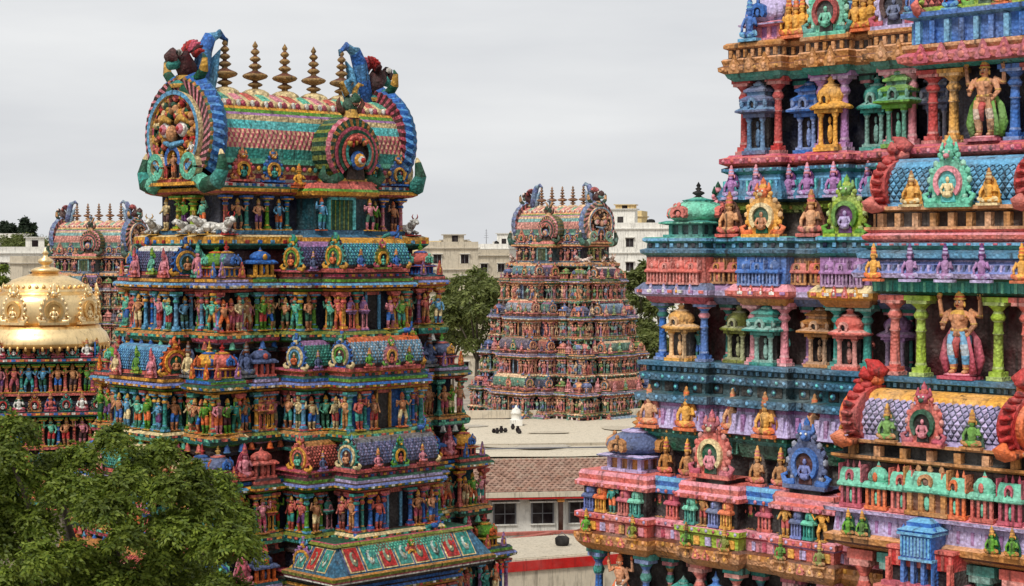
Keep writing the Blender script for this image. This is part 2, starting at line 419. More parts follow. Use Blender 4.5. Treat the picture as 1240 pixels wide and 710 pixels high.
def cdome(c, c2, cneck, cfin, face):
    """square corner shrine with a ribbed bulbous dome"""
    m = MB()
    m.box(-.40, .40, -.40, .40, 0, .06, c2)
    m.box(-.30, .30, -.30, .30, .06, .26, cneck)
    for sx in (-.3, -.1, .1, .3):
        for sy in (-.3, -.1, .1, .3):
            if abs(sx) > .2 or abs(sy) > .2: m.box(sx - .035, sx + .035, sy - .035, sy + .035, .06, .26, c2)
    m.rsweep(-.36, .36, -.36, .36, [(0, .26, c2), (.09, .29, c), (.09, .315, c2), (.0, .35, c)])
    m.lathe([(.38, .35, c), (.47, .42, c), (.50, .50, c), (.46, .60, c), (.36, .69, c), (.24, .76, c2), (.27, .785, c2), (.14, .82, c), (.07, .85, c)], seg=24, flute=.05, smooth=True)
    for i in range(4):
        a = i * pi / 2; mm = Matrix.Rotation(a, 4, 'Z') @ Matrix.Translation((0, -.44, .36))
        k = MB(); k.ring(arc(0, .14, .15, -40, 220, 10, wob=.08), arc(0, .14, .08, -40, 220, 10), -.09, .06, face); k.plate(arc(0, .14, .09, 0, 360, 10)[:-1], -.05, .0, 'dark')
        k.ell(0, -.06, .12, .045, .04, .075, face, 6, 4); k.ell(0, -.04, .32, .04, .04, .06, face, 5, 3); m.merge(k, mm)
    m.lathe([(.09, .84, cfin), (.04, .88, cfin), (.10, .93, cfin), (.09, .96, cfin), (.03, .99, cfin), (.055, 1.03, cfin), (.02, 1.06, cfin), (.04, 1.09, cfin), (.0, 1.18, cfin)], seg=8)
    return m

def mini(c, c2, cin, kind):
    """small model shrine used in rows along ledges"""
    m = MB()
    m.box(-.46, .46, -.30, .30, 0, .08, c2)
    m.box(-.36, .36, -.16, .28, .08, .44, cin)
    for sx in (-.36, -.12, .12, .36): m.box(sx - .05, sx + .05, -.26, -.14, .08, .44, c2)
    m.ell(0, -.2, .24, .07, .05, .15, c, 6, 4)
    m.rsweep(-.40, .40, -.26, .28, [(0, .44, c), (.11, .47, c), (.11, .52, c), (.02, .60, c)])
    if kind == 0:
        m.lathe([(.36, .58, c), (.44, .66, c), (.42, .76, c), (.26, .87, c), (.10, .91, c2), (.07, .94, c), (0, 1.06, c)], seg=10, sy=.68, flute=.04)
        m.ell(0, -.29, .70, .11, .06, .11, c2, 6, 4)
    else:
        n = 7; v = []; f = []
        for i in range(n + 1):
            a = pi * i / n; y = -.27 * cos(a) * 1.08; z = .58 + .27 * sin(a)
            v += [(-.44, y, z), (.44, y, z)]
        for i in range(n): f.append((2 * i + 1, 2 * i, 2 * i + 2, 2 * i + 3))
        f.append(tuple(range(2 * n, -1, -2))); f.append(tuple(range(1, 2 * n + 2, 2)))
        m.add(v, f, c)
        for sx in (-.46, .46): m.plate([(sx + .02 * q, z) for q, z in ((-1, .55), (1, .55), (1, .93), (-1, .93))], -.30, .30, c2)
        for sx in (-.25, 0, .25): m.lathe([(.05, .84, c2), (.07, .89, c2), (0, 1.02, c2)], seg=6, cx=sx)
        m.ring(arc(0, .66, .16, -30, 210, 8), arc(0, .66, .09, -30, 210, 8), -.36, -.24, c2); m.ell(0, -.28, .66, .08, .05, .08, cin, 6, 3)
    return m

def antefix(c, c2):
    m = MB()
    m.plate([(-.34, 0), (.34, 0), (.40, .12), (.30, .32), (.34, .42), (.16, .62), (.13, .74), (0, 1.0), (-.13, .74), (-.16, .62), (-.34, .42), (-.30, .32), (-.40, .12)], -.12, .12, c)
    m.ell(0, -.12, .30, .17, .10, .2, c2, 7, 4); m.ell(0, -.10, .62, .09, .08, .11, c2, 6, 4)
    return m

def bell(c, c2):
    m = MB()
    m.lathe([(.40, 0, c2), (.42, .06, c), (.30, .16, c), (.26, .42, c), (.14, .62, c2), (.17, .68, c), (.10, .76, c), (.12, .84, c2), (0, 1.0, c)], seg=8)
    return m

def kalasam(c, c2, c3):
    m = MB()
    m.lathe([(.30, -.08, c3), (.29, .0, c3), (.26, .05, c3), (.17, .10, c), (.06, .125, c), (.06, .15, c), (.12, .17, c), (.15, .195, c), (.12, .22, c2), (.05, .25, c2), (.05, .265, c), (.14, .29, c), (.22, .32, c), (.25, .355, c), (.22, .385, c2), (.13, .42, c2), (.06, .45, c), (.05, .475, c), (.10, .50, c), (.13, .53, c), (.09, .565, c2), (.04, .59, c2), (.04, .61, c), (.085, .635, c), (.11, .665, c), (.075, .70, c2), (.035, .72, c2), (.035, .74, c), (.07, .765, c), (.09, .795, c), (.06, .83, c2), (.025, .86, c), (.05, .89, c), (.055, .91, c), (.0, 1.0, c)], seg=16)
    return m

def yali(c, c2, c3, horn):
    """crouching lion-dragon head with curling horns, used on ridges"""
    m = MB()
    m.lathe([(.26, 0, c2), (.20, .10, c2), (.16, .22, c)], seg=8)
    m.tube([(0, .12, .10), (0, .05, .30), (0, -.06, .46), (0, -.2, .50), (0, -.34, .44)], [.20, .21, .20, .15, .09], c, 8)
    m.tube([(0, -.16, .40), (0, -.3, .33)], [.1, .06], c3, 6)
    for sd in (-1, 1):
        m.ell(.12 * sd, -.18, .56, .05, .05, .05, 'white', 6, 4); m.ell(.13 * sd, -.22, .56, .025, .025, .03, 'black', 5, 3)
        m.tube([(.12 * sd, 0, .58), (.20 * sd, .05, .74), (.30 * sd, .0, .88), (.42 * sd, -.05, .86)], [.09, .08, .06, .02], c2, 6)
        m.tube([(.16 * sd, .1, .16), (.34 * sd, .05, .22), (.44 * sd, 0, .40), (.38 * sd, 0, .52)], [.10, .09, .07, .02], c3, 6)
    m.tube([(0, .10, .50), (0, .20, .72), (0, .12, .92), (0, -.06, 1.0), (0, -.16, .92)], [.13, .13, .11, .08, .03], horn, 7)
    return m

def peacock(c, c2, c3):
    m = MB()
    m.ell(0, 0, .42, .15, .30, .17, c, 8, 5)
    m.tube([(0, -.2, .48), (0, -.32, .68), (0, -.30, .86), (0, -.40, .90)], [.10, .06, .05, .02], c, 6)
    m.ell(0, -.32, .89, .06, .07, .06, c, 6, 4)
    m.tube([(0, .2, .42), (0, .5, .30), (0, .8, .08)], [.13, .12, .03], c2, 6)
    for sd in (-1, 1): m.tube([(.06 * sd, -.03, .34), (.06 * sd, -.05, 0)], [.035, .03], c3, 5)
    return m

def bull(c, c2):
    m = MB()
    m.box(-.36, .36, -.5, .62, 0, .05, c2)
    m.ell(0, .12, .30, .24, .46, .22, c, 9, 6); m.ell(0, -.12, .50, .13, .16, .14, c, 7, 4)
    m.tube([(0, -.2, .42), (0, -.42, .60), (0, -.50, .66)], [.19, .15, .12], c, 7)
    m.tube([(0, -.46, .68), (0, -.68, .56)], [.13, .075], c, 7)
    for sd in (-1, 1):
        m.tube([(.09 * sd, -.46, .76), (.17 * sd, -.46, .86), (.12 * sd, -.48, .98)], [.04, .03, .01], c2, 5)
        m.tube([(.12 * sd, -.44, .70), (.26 * sd, -.40, .68)], [.05, .02], c, 5)
        m.tube([(.2 * sd, -.18, .18), (.22 * sd, -.42, .12), (.2 * sd, -.30, .08)], [.09, .07, .05], c, 6)
        m.tube([(.2 * sd, .36, .2), (.27 * sd, .15, .12), (.25 * sd, .42, .08)], [.13, .08, .05], c, 6)
    m.ring(arc(0, 0, .2, 0, 330, 10), arc(0, 0, .16, 0, 330, 10), -.03, .03, c2)
    return m

def gable(c, c2, cin, cfig, crest, spikes):
    """large free-standing horseshoe gable end; width 1, height about 1.25, centre of arch (0, .45)"""
    m = MB()
    out_ = [(-.34, 0), (.34, 0)] + arc(0, .42, .46, -55, 235, 28)
    m.plate(out_, -.05, .07, c)
    n = spikes
    for i in range(n):
        a = radians(-48 + 276 * i / (n - 1)); ca, sa = cos(a), sin(a)
        b0 = (.44 * ca, 0, .42 + .44 * sa); tip = (.57 * cos(a + .10), 0, .42 + .57 * sin(a + .10))
        m.tube([b0, ((b0[0] + tip[0]) / 2, 0, (b0[2] + tip[2]) / 2), tip], [.055, .048, .012], c, 5)
    m.ring(arc(0, .42, .40, -55, 235, 22), arc(0, .42, .32, -55, 235, 22), -.10, -.05, c2)
    m.ring(arc(0, .42, .30, -55, 235, 18), arc(0, .42, .22, -55, 235, 18), -.085, -.05, crest)
    m.plate([(-.17, .05), (.17, .05)] + arc(0, .42, .22, -50, 230, 14), -.07, -.045, cin)
    m.ell(0, -.10, .22, .13, .07, .07, cfig, 8, 4); m.tube([(0, -.09, .22), (0, -.1, .40)], [.065, .08], cfig, 7); m.ell(0, -.10, .47, .045, .045, .055, cfig, 7, 4)
    m.lathe([(.05, .51, c2), (0, .60, c2)], seg=6, cy=-.1)
    for sd in (-1, 1):
        m.tube([(.08 * sd, -.1, .38), (.15 * sd, -.11, .30), (.1 * sd, -.13, .24)], [.035, .03, .025], cfig, 5)
        m.tube([(.30 * sd, -.02, .05), (.50 * sd, -.02, .02), (.60 * sd, -.02, .14), (.53 * sd, -.02, .22)], [.08, .08, .06, .02], c2, 6)
        m.tube([(.06 * sd, 0, .98), (.17 * sd, 0, 1.05), (.16 * sd, 0, 1.18)], [.06, .05, .01], crest, 5)
    m.ell(0, 0, .96, .12, .10, .12, c2, 8, 5); m.ell(0, -.1, .92, .07, .07, .05, c, 6, 4)
    m.tube([(0, 0, 1.02), (0, .05, 1.12), (0, 0, 1.24), (0, -.06, 1.27)], [.10, .09, .06, .02], c, 6)
    return m

def vault(Lv, W, H, ca, cb, ridge, cend, base, scale):
    """barrel vault along x: overlapping scales in relief, ridge strip, base moulding"""
    m = MB()
    na = 18; a0, a1 = radians(-28), radians(208)
    def pt(x, a, k): return (x, -W / 2 * k * cos(a), .38 * H + W / 2 * k * sin(a) * (.62 * H / (W / 2)))
    v = []; f = []
    for j in range(na + 1):
        a = a0 + (a1 - a0) * j / na
        v += [pt(-Lv / 2, a, 1.0), pt(Lv / 2, a, 1.0)]
    for j in range(na): f.append((2 * j, 2 * j + 1, 2 * j + 3, 2 * j + 2))
    f.append(tuple(range(0, 2 * na + 2, 2))); f.append(tuple(range(2 * na + 1, 0, -2)))
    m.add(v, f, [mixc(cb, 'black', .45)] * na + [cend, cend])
    rows = max(4, int(radians(76) * W / 2 * (.5 + .5 * H / W) / (scale * .62))); nx = max(5, int(Lv / scale)); st = Lv / nx
    pk = scale / W
    for sd in (0, 1):
        for j in range(rows):
            t0 = a0 + radians(78) * j / rows; dt = radians(78) / rows * 1.5
            for i in range(nx + (j % 2)):
                x = -Lv / 2 + st * (i + (.5 if j % 2 == 0 else 0)); hw = st * .44
                xa, xb = max(x - hw, -Lv / 2), min(x + hw, Lv / 2)
                q = []
                for xx, tt, kk in ((x, t0, 1 + .16 * pk), (xb, t0 + dt * .42, 1 + .42 * pk), (x, t0 + dt, 1 + .06 * pk), (xa, t0 + dt * .42, 1 + .42 * pk), (x, t0 + dt * .42, 1 + .62 * pk)):
                    a = tt if sd == 0 else pi - tt
                    q.append(pt(xx, a, kk))
                m.add(q, [(0, 1, 4), (1, 2, 4), (2, 3, 4), (3, 0, 4)], ca if (i + j) % 2 else mixc(ca, cb, .35))
    n = 8; v = []; f = []
    for j in range(n + 1):
        a = radians(48 + 84 * j / n); k = 1.10 if j not in (0, n) else 1.0
        v += [pt(-Lv / 2, a, k), pt(Lv / 2, a, k)]
    for j in range(n): f.append((2 * j, 2 * j + 1, 2 * j + 3, 2 * j + 2))
    m.add(v, f, [mixc(ridge, 'brown', .25 * (j % 2)) for j in range(n)])
    h = .38 * H - W / 2 * sin(radians(28)) * (.62 * H / (W / 2))
    m.box(-Lv / 2, Lv / 2, -W / 2 * .93, W / 2 * .93, 0, max(h, .04), base)
    return m

def guardian(skin, cloth, crown, sash):
    """large four-armed door guardian"""
    m = MB(); k = 10
    m.box(-.24, .24, -.14, .14, 0, .035, 'rose'); m.lathe([(.2, .035, 'rose'), (.22, .05, 'pink'), (.17, .065, 'rose')], seg=12, sy=.6)
    for sd in (-1, 1):
        x = .085 * sd
        m.tube([(.075 * sd, 0, .48), (x, -.02, .38), (x + .01 * sd, -.025, .27), (x, .005, .17), (x, 0, .08)], [.078, .075, .056, .052, .034], [cloth, mixc(cloth, 'white', .5), cloth, skin], k)
        m.ell(x, -.04, .08, .034, .075, .026, skin, 8, 4)
        m.lathe([(.04, .11, crown), (.048, .122, crown), (.04, .135, crown)], seg=8, cx=x)
        m.lathe([(.055, .30, crown), (.066, .315, crown), (.058, .33, crown)], seg=8, cx=x, cy=-.02)
    m.ell(0, 0, .50, .135, .10, .085, cloth, 10, 5)
    m.tube([(0, -.02, .47), (0, -.11, .40), (0, -.08, .24)], [.06, .045, .02], 'red', 7)
    m.tube([(0, 0, .49), (0, -.012, .56), (0, -.01, .62), (0, 0, .70), (0, 0, .755)], [.105, .09, .105, .128, .055], skin, k)
    m.ell(0, -.012, .715, .155, .07, .05, skin, 10, 5)
    for sd in (-1, 1): m.ell(.055 * sd, -.085, .675, .055, .035, .04, skin, 8, 4)
    m.lathe([(.10, .52, crown), (.122, .535, crown), (.118, .555, crown), (.095, .57, crown)], seg=12, sy=.85)
    m.lathe([(.05, .765, crown), (.10, .74, crown), (.125, .69, crown), (.11, .675, crown)], seg=12, sy=.80, cy=-.02)
    m.tube([(0, 0, .75), (0, -.006, .80)], [.048, .044], skin, 8)
    m.ell(0, -.012, .838, .06, .065, .066, skin, 10, 6)
    m.tube([(0, -.07, .855), (0, -.086, .828), (0, -.072, .822)], [.008, .013, .01], skin, 5)
    for sd in (-1, 1):
        m.ell(.025 * sd, -.068, .85, .014, .01, .008, 'white', 6, 3); m.ell(.025 * sd, -.077, .85, .006, .005, .006, 'black', 5, 3)
        m.box(.012 * sd if sd > 0 else -.04, .04 if sd > 0 else -.012, -.077, -.066, .864, .869, 'black')
        m.ell(.064 * sd, 0, .825, .014, .022, .035, crown, 6, 4)
    m.ell(0, -.074, .808, .02, .008, .006, 'red', 6, 3); m.tube([(-.026, -.072, .815), (0, -.08, .819), (.026, -.072, .815)], [.004, .008, .004], 'black', 5)
    m.lathe([(.066, .872, crown), (.078, .885, crown), (.06, .90, 'red'), (.064, .915, crown), (.046, .94, crown), (.05, .955, crown), (.03, .975, crown), (.01, 1.01, crown)], seg=12)
    arms = [[(-.135, -.01, .73), (-.21, -.03, .61), (-.16, -.13, .57)], [(.135, -.01, .73), (.20, -.01, .60), (.15, -.10, .50)], [(-.12, .03, .735), (-.26, .03, .70), (-.27, 0, .86)], [(.12, .03, .735), (.26, .03, .70), (.27, 0, .86)]]
    for a in arms:
        m.tube(a, [.05, .038, .026], skin, 8); h = a[2]
        m.ell(h[0], h[1], h[2], .028, .026, .034, skin, 7, 4)
        for q in range(4): m.tube([(h[0] - .018 + .012 * q, h[1] - .015, h[2] + .02), (h[0] - .02 + .014 * q, h[1] - .03, h[2] + .05), (h[0] - .018 + .012 * q, h[1] - .045, h[2] + .055)], [.008, .007, .005], skin, 4)
        for t in (.35, .9):
            p = [a[0][i] * (1 - t) + a[1][i] * t for i in range(3)]; m.ell(p[0], p[1], p[2], .052, .05, .018, crown, 7, 3)
    m.ell(-.27, 0, .93, .035, .02, .05, crown, 7, 4); m.tube([(.27, 0, .84), (.27, 0, .98)], [.012, .012], crown, 5)
    for q in (-.03, 0, .03): m.tube([(.27 + q, 0, .93), (.27 + q * 1.3, 0, 1.0)], [.008, .003], crown, 4)
    for sd in (-1, 1):
        m.tube([(.12 * sd, .04, .56), (.20 * sd, .06, .42), (.24 * sd, .06, .22), (.20 * sd, .06, .06)], [.02, .05, .065, .04], sash, 7)
    m.tube([(.15, -.09, .50), (.20, -.08, .28), (.21, -.06, .07)], [.02, .025, .05], sash, 7)
    return m
# ================================================================== tower builder
ROT = {'F': 0.0, 'L': -pi / 2, 'R': pi / 2, 'B': pi}
class Tower:
    def __init__(s, name, loc, rot, label, group=None, mat=None, low=False):
        s.root = empty(name, loc, rot); tag(s.root, label, 'temple tower', group)
        s.mat = mat or M_PAINT; s.low = low; s.acc = {}
    def fr(s, side, hl, hd):
        if side == 'F': return lambda u, o, z: (u, -(hd + o), z)
        if side == 'B': return lambda u, o, z: (-u, hd + o, z)
        if side == 'L': return lambda u, o, z: (-(hl + o), -u, z)
        return lambda u, o, z: (hl + o, u, z)
    def rect(s, side, hl, hd, u0, u1, proj, dep=.6):
        if side == 'F': return (u0, u1, -(hd + proj), -hd + dep)
        if side == 'B': return (-u1, -u0, hd - dep, hd + proj)
        if side == 'L': return (-(hl + proj), -hl + dep, -u1, -u0)
        return (hl - dep, hl + proj, u0, u1)
    def mesh(s, name, mb, parent=None, loc=(0, 0, 0), rz=0.0):
        return obj(name, mb.mesh(name, s.mat), parent or s.root, loc, rz)
    def put(s, parent, name, key, side, f, u, o, z, sx, sy=None, sz=None, rot=0.0):
        sy = sx if sy is None else sy; sz = sx if sz is None else sz
        loc = f(u, o, z); rz = ROT[side] + rot
        if s.low and name in s.low:
            mb = s.acc.setdefault((parent.name, name), (parent, MB()))[1]
            mb.merge(_LIB[key][0], Matrix.Translation(loc) @ Matrix.Rotation(rz, 4, 'Z') @ Matrix.Diagonal((sx, sy, sz, 1)))
            return None
        return obj(name, libmesh(key, s.mat), parent, loc, rz, (sx, sy, sz))
    def flush(s, dz=0.0):
        for ch in s.root.children: ch.location.z += dz
        s.root.location.z -= dz
        for (pn, name), (parent, mb) in s.acc.items():
            o = obj(name + '_row', mb.mesh(name + '_row', s.mat), parent); o['kind'] = 'stuff'
        s.acc = {}

def dentils(mb, r, z0, z1, off, pitch, wid, dep, cols, sides='FLRB'):
    x0, x1, y0, y1 = r[0] - off, r[1] + off, r[2] - off, r[3] + off
    def run(a, b):
        n = max(1, int((b - a) / pitch)); st = (b - a) / n
        return [(a + st * (i + .5), i) for i in range(n)]
    if 'F' in sides:
        for c, i in run(x0, x1): mb.box(c - wid / 2, c + wid / 2, y0 - dep, y0 + .02, z0, z1, cols[i % len(cols)])
    if 'B' in sides:
        for c, i in run(x0, x1): mb.box(c - wid / 2, c + wid / 2, y1 - .02, y1 + dep, z0, z1, cols[i % len(cols)])
    if 'L' in sides:
        for c, i in run(y0, y1): mb.box(x0 - dep, x0 + .02, c - wid / 2, c + wid / 2, z0, z1, cols[i % len(cols)])
    if 'R' in sides:
        for c, i in run(y0, y1): mb.box(x1 - .02, x1 + dep, c - wid / 2, c + wid / 2, z0, z1, cols[i % len(cols)])

def beads(mb, r, z, rad, off, pitch, cols, sides='F', flat=.6):
    x0, x1, y0, y1 = r[0] - off, r[1] + off, r[2] - off, r[3] + off
    def run(a, b):
        n = max(1, int((b - a) / pitch)); st = (b - a) / n
        return [(a + st * (i + .5), i) for i in range(n)]
    for c, i in run(x0, x1):
        if 'F' in sides: mb.ell(c, y0, z, rad, rad * flat, rad, cols[i % len(cols)], 6, 4)
    for c, i in run(y0, y1):
        if 'L' in sides: mb.ell(x0, c, z, rad * flat, rad, rad, cols[i % len(cols)], 6, 4)
        if 'R' in sides: mb.ell(x1, c, z, rad * flat, rad, rad, cols[i % len(cols)], 6, 4)

SKIN = ['skin', 'tan', 'mint', 'coral', 'cream', 'pink', 'skin', 'sky', 'green', 'teal']
CLOTH = ['maroon', 'blue', 'ochre', 'dgreen', 'orange', 'cream', 'purple', 'teal', 'rose', 'red']
CROWN = ['gold', 'yellow', 'ochre', 'gold', 'orange']
def rstatue(r):
    return lib(statue, SKIN[r.randrange(10)], CLOTH[r.randrange(10)], CROWN[r.randrange(5)], r.randrange(4), None)
def one(r, s): return s[r.randrange(len(s))]

# ------------------------------------------------------------------ main roof of a tower: grand gables
def grand_gable(seed, simple):
    r = random.Random(seed); m = MB(); n = 64 if not simple else 36
    cz = .95
    A = [radians(-52 + 284 * i / n) for i in range(n + 1)]
    v = []; f = []; cc = []
    def ringpts(R, y, tw=0.0, fl=0.0): return [((R * (1 + (fl if i % 2 else 0))) * cos(a + tw), y, cz + (R * (1 + (fl if i % 2 else 0))) * sin(a + tw)) for i, a in enumerate(A)]
    rings = [ringpts(.76, -.20), ringpts(.98, -.20, .22, .02), ringpts(1.01, -.16, .22, .03), ringpts(1.09, .0, .16, .05), ringpts(1.03, .12, .10, .03), ringpts(.78, .12)]
    for q in rings: v += q
    K = n + 1
    cols = [('pink', 'dbrown'), ('ochre', 'dgreen'), ('blue', mixc('blue', 'sky', .5)), (mixc('blue', 'sky', .6), 'blue'), ('rose', 'maroon')]  # paired blues on the rim: flute shading put into the colour
    for j in range(5):
        for i in range(n):
            f.append((j * K + i, j * K + i + 1, (j + 1) * K + i + 1, (j + 1) * K + i)); cc.append(cols[j][i % 2])
    m.add(v, f, cc)
    m.ring(arc(0, cz, .79, -55, 235, 26), arc(0, cz, .71, -55, 235, 26), -.30, -.16, 'sky', 'cream')
    m.ring(arc(0, cz, .70, -55, 235, 26), arc(0, cz, .64, -55, 235, 26), -.25, -.16, 'rose', 'dgreen', stripe='yellow')
    m.plate([(-.55, .10), (.55, .10)] + arc(0, cz, .74, -52, 232, 24), -.16, .10, 'dbrown', 'maroon')
    for sd in (-1, 1):
        m.ell(.25 * sd, -.24, 1.03, .15, .10, .15, 'white', 12, 6); m.ell(.25 * sd, -.31, 1.03, .10, .06, .10, 'pink', 10, 5); m.ell(.25 * sd, -.35, 1.03, .05, .04, .05, 'red', 8, 4)
        m.tube([(.08 * sd, -.26, 1.16), (.25 * sd, -.30, 1.24), (.45 * sd, -.24, 1.12)], [.05, .07, .03], 'gold', 6)
    m.ell(0, -.30, .95, .10, .12, .16, 'tan', 8, 5)
    m.tube([(-.3, -.25, .80), (0, -.32, .74), (.3, -.25, .80)], [.04, .06, .04], 'sky', 6)
    for i in range(84 if not simple else 26):
        a = r.uniform(-.6, pi + .6); R = r.uniform(.30, .66); x = R * cos(a); z = cz + R * sin(a)
        if abs(x) < .18 and z < .8: continue
        m.ell(x, -.20, z, r.uniform(.04, .09), .08, r.uniform(.05, .10), one(r, ['gold', 'tan', 'red', 'ochre', 'skin', 'yellow', 'dgreen', 'cream', 'brown', 'coral']), 6, 4)
    m.ring(arc(0, .50, .24, -30, 210, 12), arc(0, .50, .16, -30, 210, 12), -.30, -.14, 'blue', 'yellow'); m.plate([(-.15, .14), (.15, .14)] + arc(0, .50, .16, 0, 180, 8), -.20, -.15, 'navy')
    st = _LIB[lib(statue, 'skin', 'orange', 'gold', 0, None)][0]
    m.merge(st, Matrix.Translation((0, -.26, .14)) @ Matrix.Scale(.5, 4))
    for x, z, s_, k in ((-.36, .16, .5, 1), (.36, .16, .5, 2), (-.52, .40, .42, 3), (.54, .42, .42, 0), (-.24, .14, .38, 2), (.22, .14, .38, 1)):
        sk = _LIB[lib(statue, one(r, ['skin', 'tan', 'white', 'coral']), one(r, CLOTH), 'gold', k, None)][0]
        m.merge(sk, Matrix.Translation((x, -.26, z)) @ Matrix.Scale(s_, 4))
    m.box(-.80, .80, -.30, .30, .02, .08, 'yellow'); m.box(-.74, .74, -.26, .30, .08, .14, 'coral')
    for sd in (-1, 1):
        m.tube([(.48 * sd, -.20, .24), (.80 * sd, -.16, .02), (1.06 * sd, -.12, .06), (1.20 * sd, -.1, .28), (1.15 * sd, -.08, .54), (1.12 * sd, -.08, .64)], [.12, .16, .15, .11, .06, .02], ['mint', 'dgreen', 'teal', 'dgreen', 'cream'], 8)
        m.ring(arc(.50 * sd, .36, .25, 0, 350, 14), arc(.50 * sd, .36, .14, 0, 350, 14), -.32, -.18, 'mint', 'cream')
        m.ell(.5 * sd, -.22, .36, .13, .06, .16, 'dgreen', 8, 4)
        m.tube([(0, -.12, 1.62), (.20 * sd, -.16, 1.74), (.34 * sd, -.14, 1.58), (.20 * sd, -.14, 1.46)], [.09, .12, .11, .04], 'dgreen', 7)
    return m

def grand_crest(horn, c):
    """masked crest with mane and tall curling horn"""
    m = MB()
    m.lathe([(.30, 0, 'gold'), (.34, .08, 'teal'), (.22, .16, 'gold'), (.20, .26, c)], seg=10)
    m.tube([(0, .10, .20), (0, .02, .42), (0, -.12, .62), (0, -.30, .66), (0, -.44, .58)], [.20, .22, .21, .17, .11], c, 9)
    m.tube([(0, -.22, .52), (0, -.42, .42)], [.15, .08], 'teal', 7)
    for i in range(9):
        a = -1.2 + 2.4 * i / 8
        m.tube([(.18 * sin(a), .08, .64 + .12 * cos(a)), (.34 * sin(a), .14, .66 + .32 * cos(a)), (.40 * sin(a) , .22, .62 + .40 * cos(a))], [.08, .06, .02], one(random.Random(i), ['red', 'maroon', 'rose']), 5)
    for sd in (-1, 1):
        m.ell(.16 * sd, -.26, .72, .07, .07, .07, 'white', 7, 4); m.ell(.17 * sd, -.32, .72, .035, .03, .04, 'black', 5, 3)
        m.tube([(.20 * sd, .05, .14), (.46 * sd, 0, .16), (.66 * sd, 0, .34), (.70 * sd, 0, .58), (.64 * sd, 0, .68)], [.13, .12, .10, .06, .02], ['teal', 'dgreen', 'gold', 'dgreen'], 7)
    m.tube([(.0, .28, -.1), (.0, .40, .45), (.0, .46, .82), (.0, .60, 1.10), (.0, .84, 1.20), (.0, 1.02, 1.08), (.0, 1.04, .96)], [.19, .19, .17, .14, .10, .05, .01], [horn, mixc(horn, 'sky', .5), horn, 'sky', horn, 'steel'], 9)
    m.tube([(.0, .54, -.1), (.0, .68, .35), (.0, .74, .66), (.0, .86, .86)], [.14, .12, .09, .02], 'sky', 8)
    return m

def side_nasi(simple):
    """round fan-shaped dormer face with concentric rings"""
    m = MB(); n = 36; cz = .60
    A = [radians(-50 + 280 * i / n) for i in range(n + 1)]
    v = []; f = []; cc = []
    R = [(.30, -.12), (.52, -.12), (.56, -.04), (.56, .34)]
    for rr, y in R: v += [(rr * (1 + .03 * (i % 2)) * cos(a + (.12 if rr > .4 else 0)), y, cz + rr * (1 + .03 * (i % 2)) * sin(a + (.12 if rr > .4 else 0))) for i, a in enumerate(A)]
    K = n + 1; cols = [('ochre', 'dgreen'), ('rose', 'pink'), ('olive', 'dgreen')]
    for j in range(3):
        for i in range(n): f.append((j * K + i, j * K + i + 1, (j + 1) * K + i + 1, (j + 1) * K + i)); cc.append(cols[j][i % 2])
    m.add(v, f, cc)
    for k, (ra, rb, y, c) in enumerate(((.46, .40, -.16, 'rose'), (.40, .34, -.18, 'dgreen'), (.34, .28, -.2, 'coral'), (.28, .22, -.22, 'teal'))):
        m.ring(arc(0, cz - .06, ra, -50, 230, 20), arc(0, cz - .06, rb, -50, 230, 20), y, -.08, c, 'dbrown')
    m.plate([(-.2, .1), (.2, .1)] + arc(0, cz - .06, .24, -50, 230, 14), -.14, .4, 'dbrown')
    for rr, y, c in ((.17, -.20, 'blue'), (.12, -.25, 'yellow'), (.075, -.29, 'white'), (.05, -.32, 'red')): m.ell(0, y, .42, rr, .06, rr, c, 12, 5)
    r = random.Random(3)
    for i in range(18): a = r.uniform(.2, 2.9); q = r.uniform(.1, .2); m.ell(q * cos(a) * 1.5, -.24, .62 + q * sin(a), .035, .04, .05, one(r, ['gold', 'red', 'ochre', 'coral']), 5, 3)
    for sd in (-1, 1):
        m.tube([(.28 * sd, -.08, .16), (.50 * sd, -.06, .04), (.64 * sd, -.04, .16), (.60 * sd, -.04, .32)], [.09, .10, .08, .02], 'dgreen', 7)
    m.box(-.46, .46, -.14, .4, 0, .07, 'coral'); m.box(-.40, .40, -.12, .4, .07, .12, 'gold')
    return m

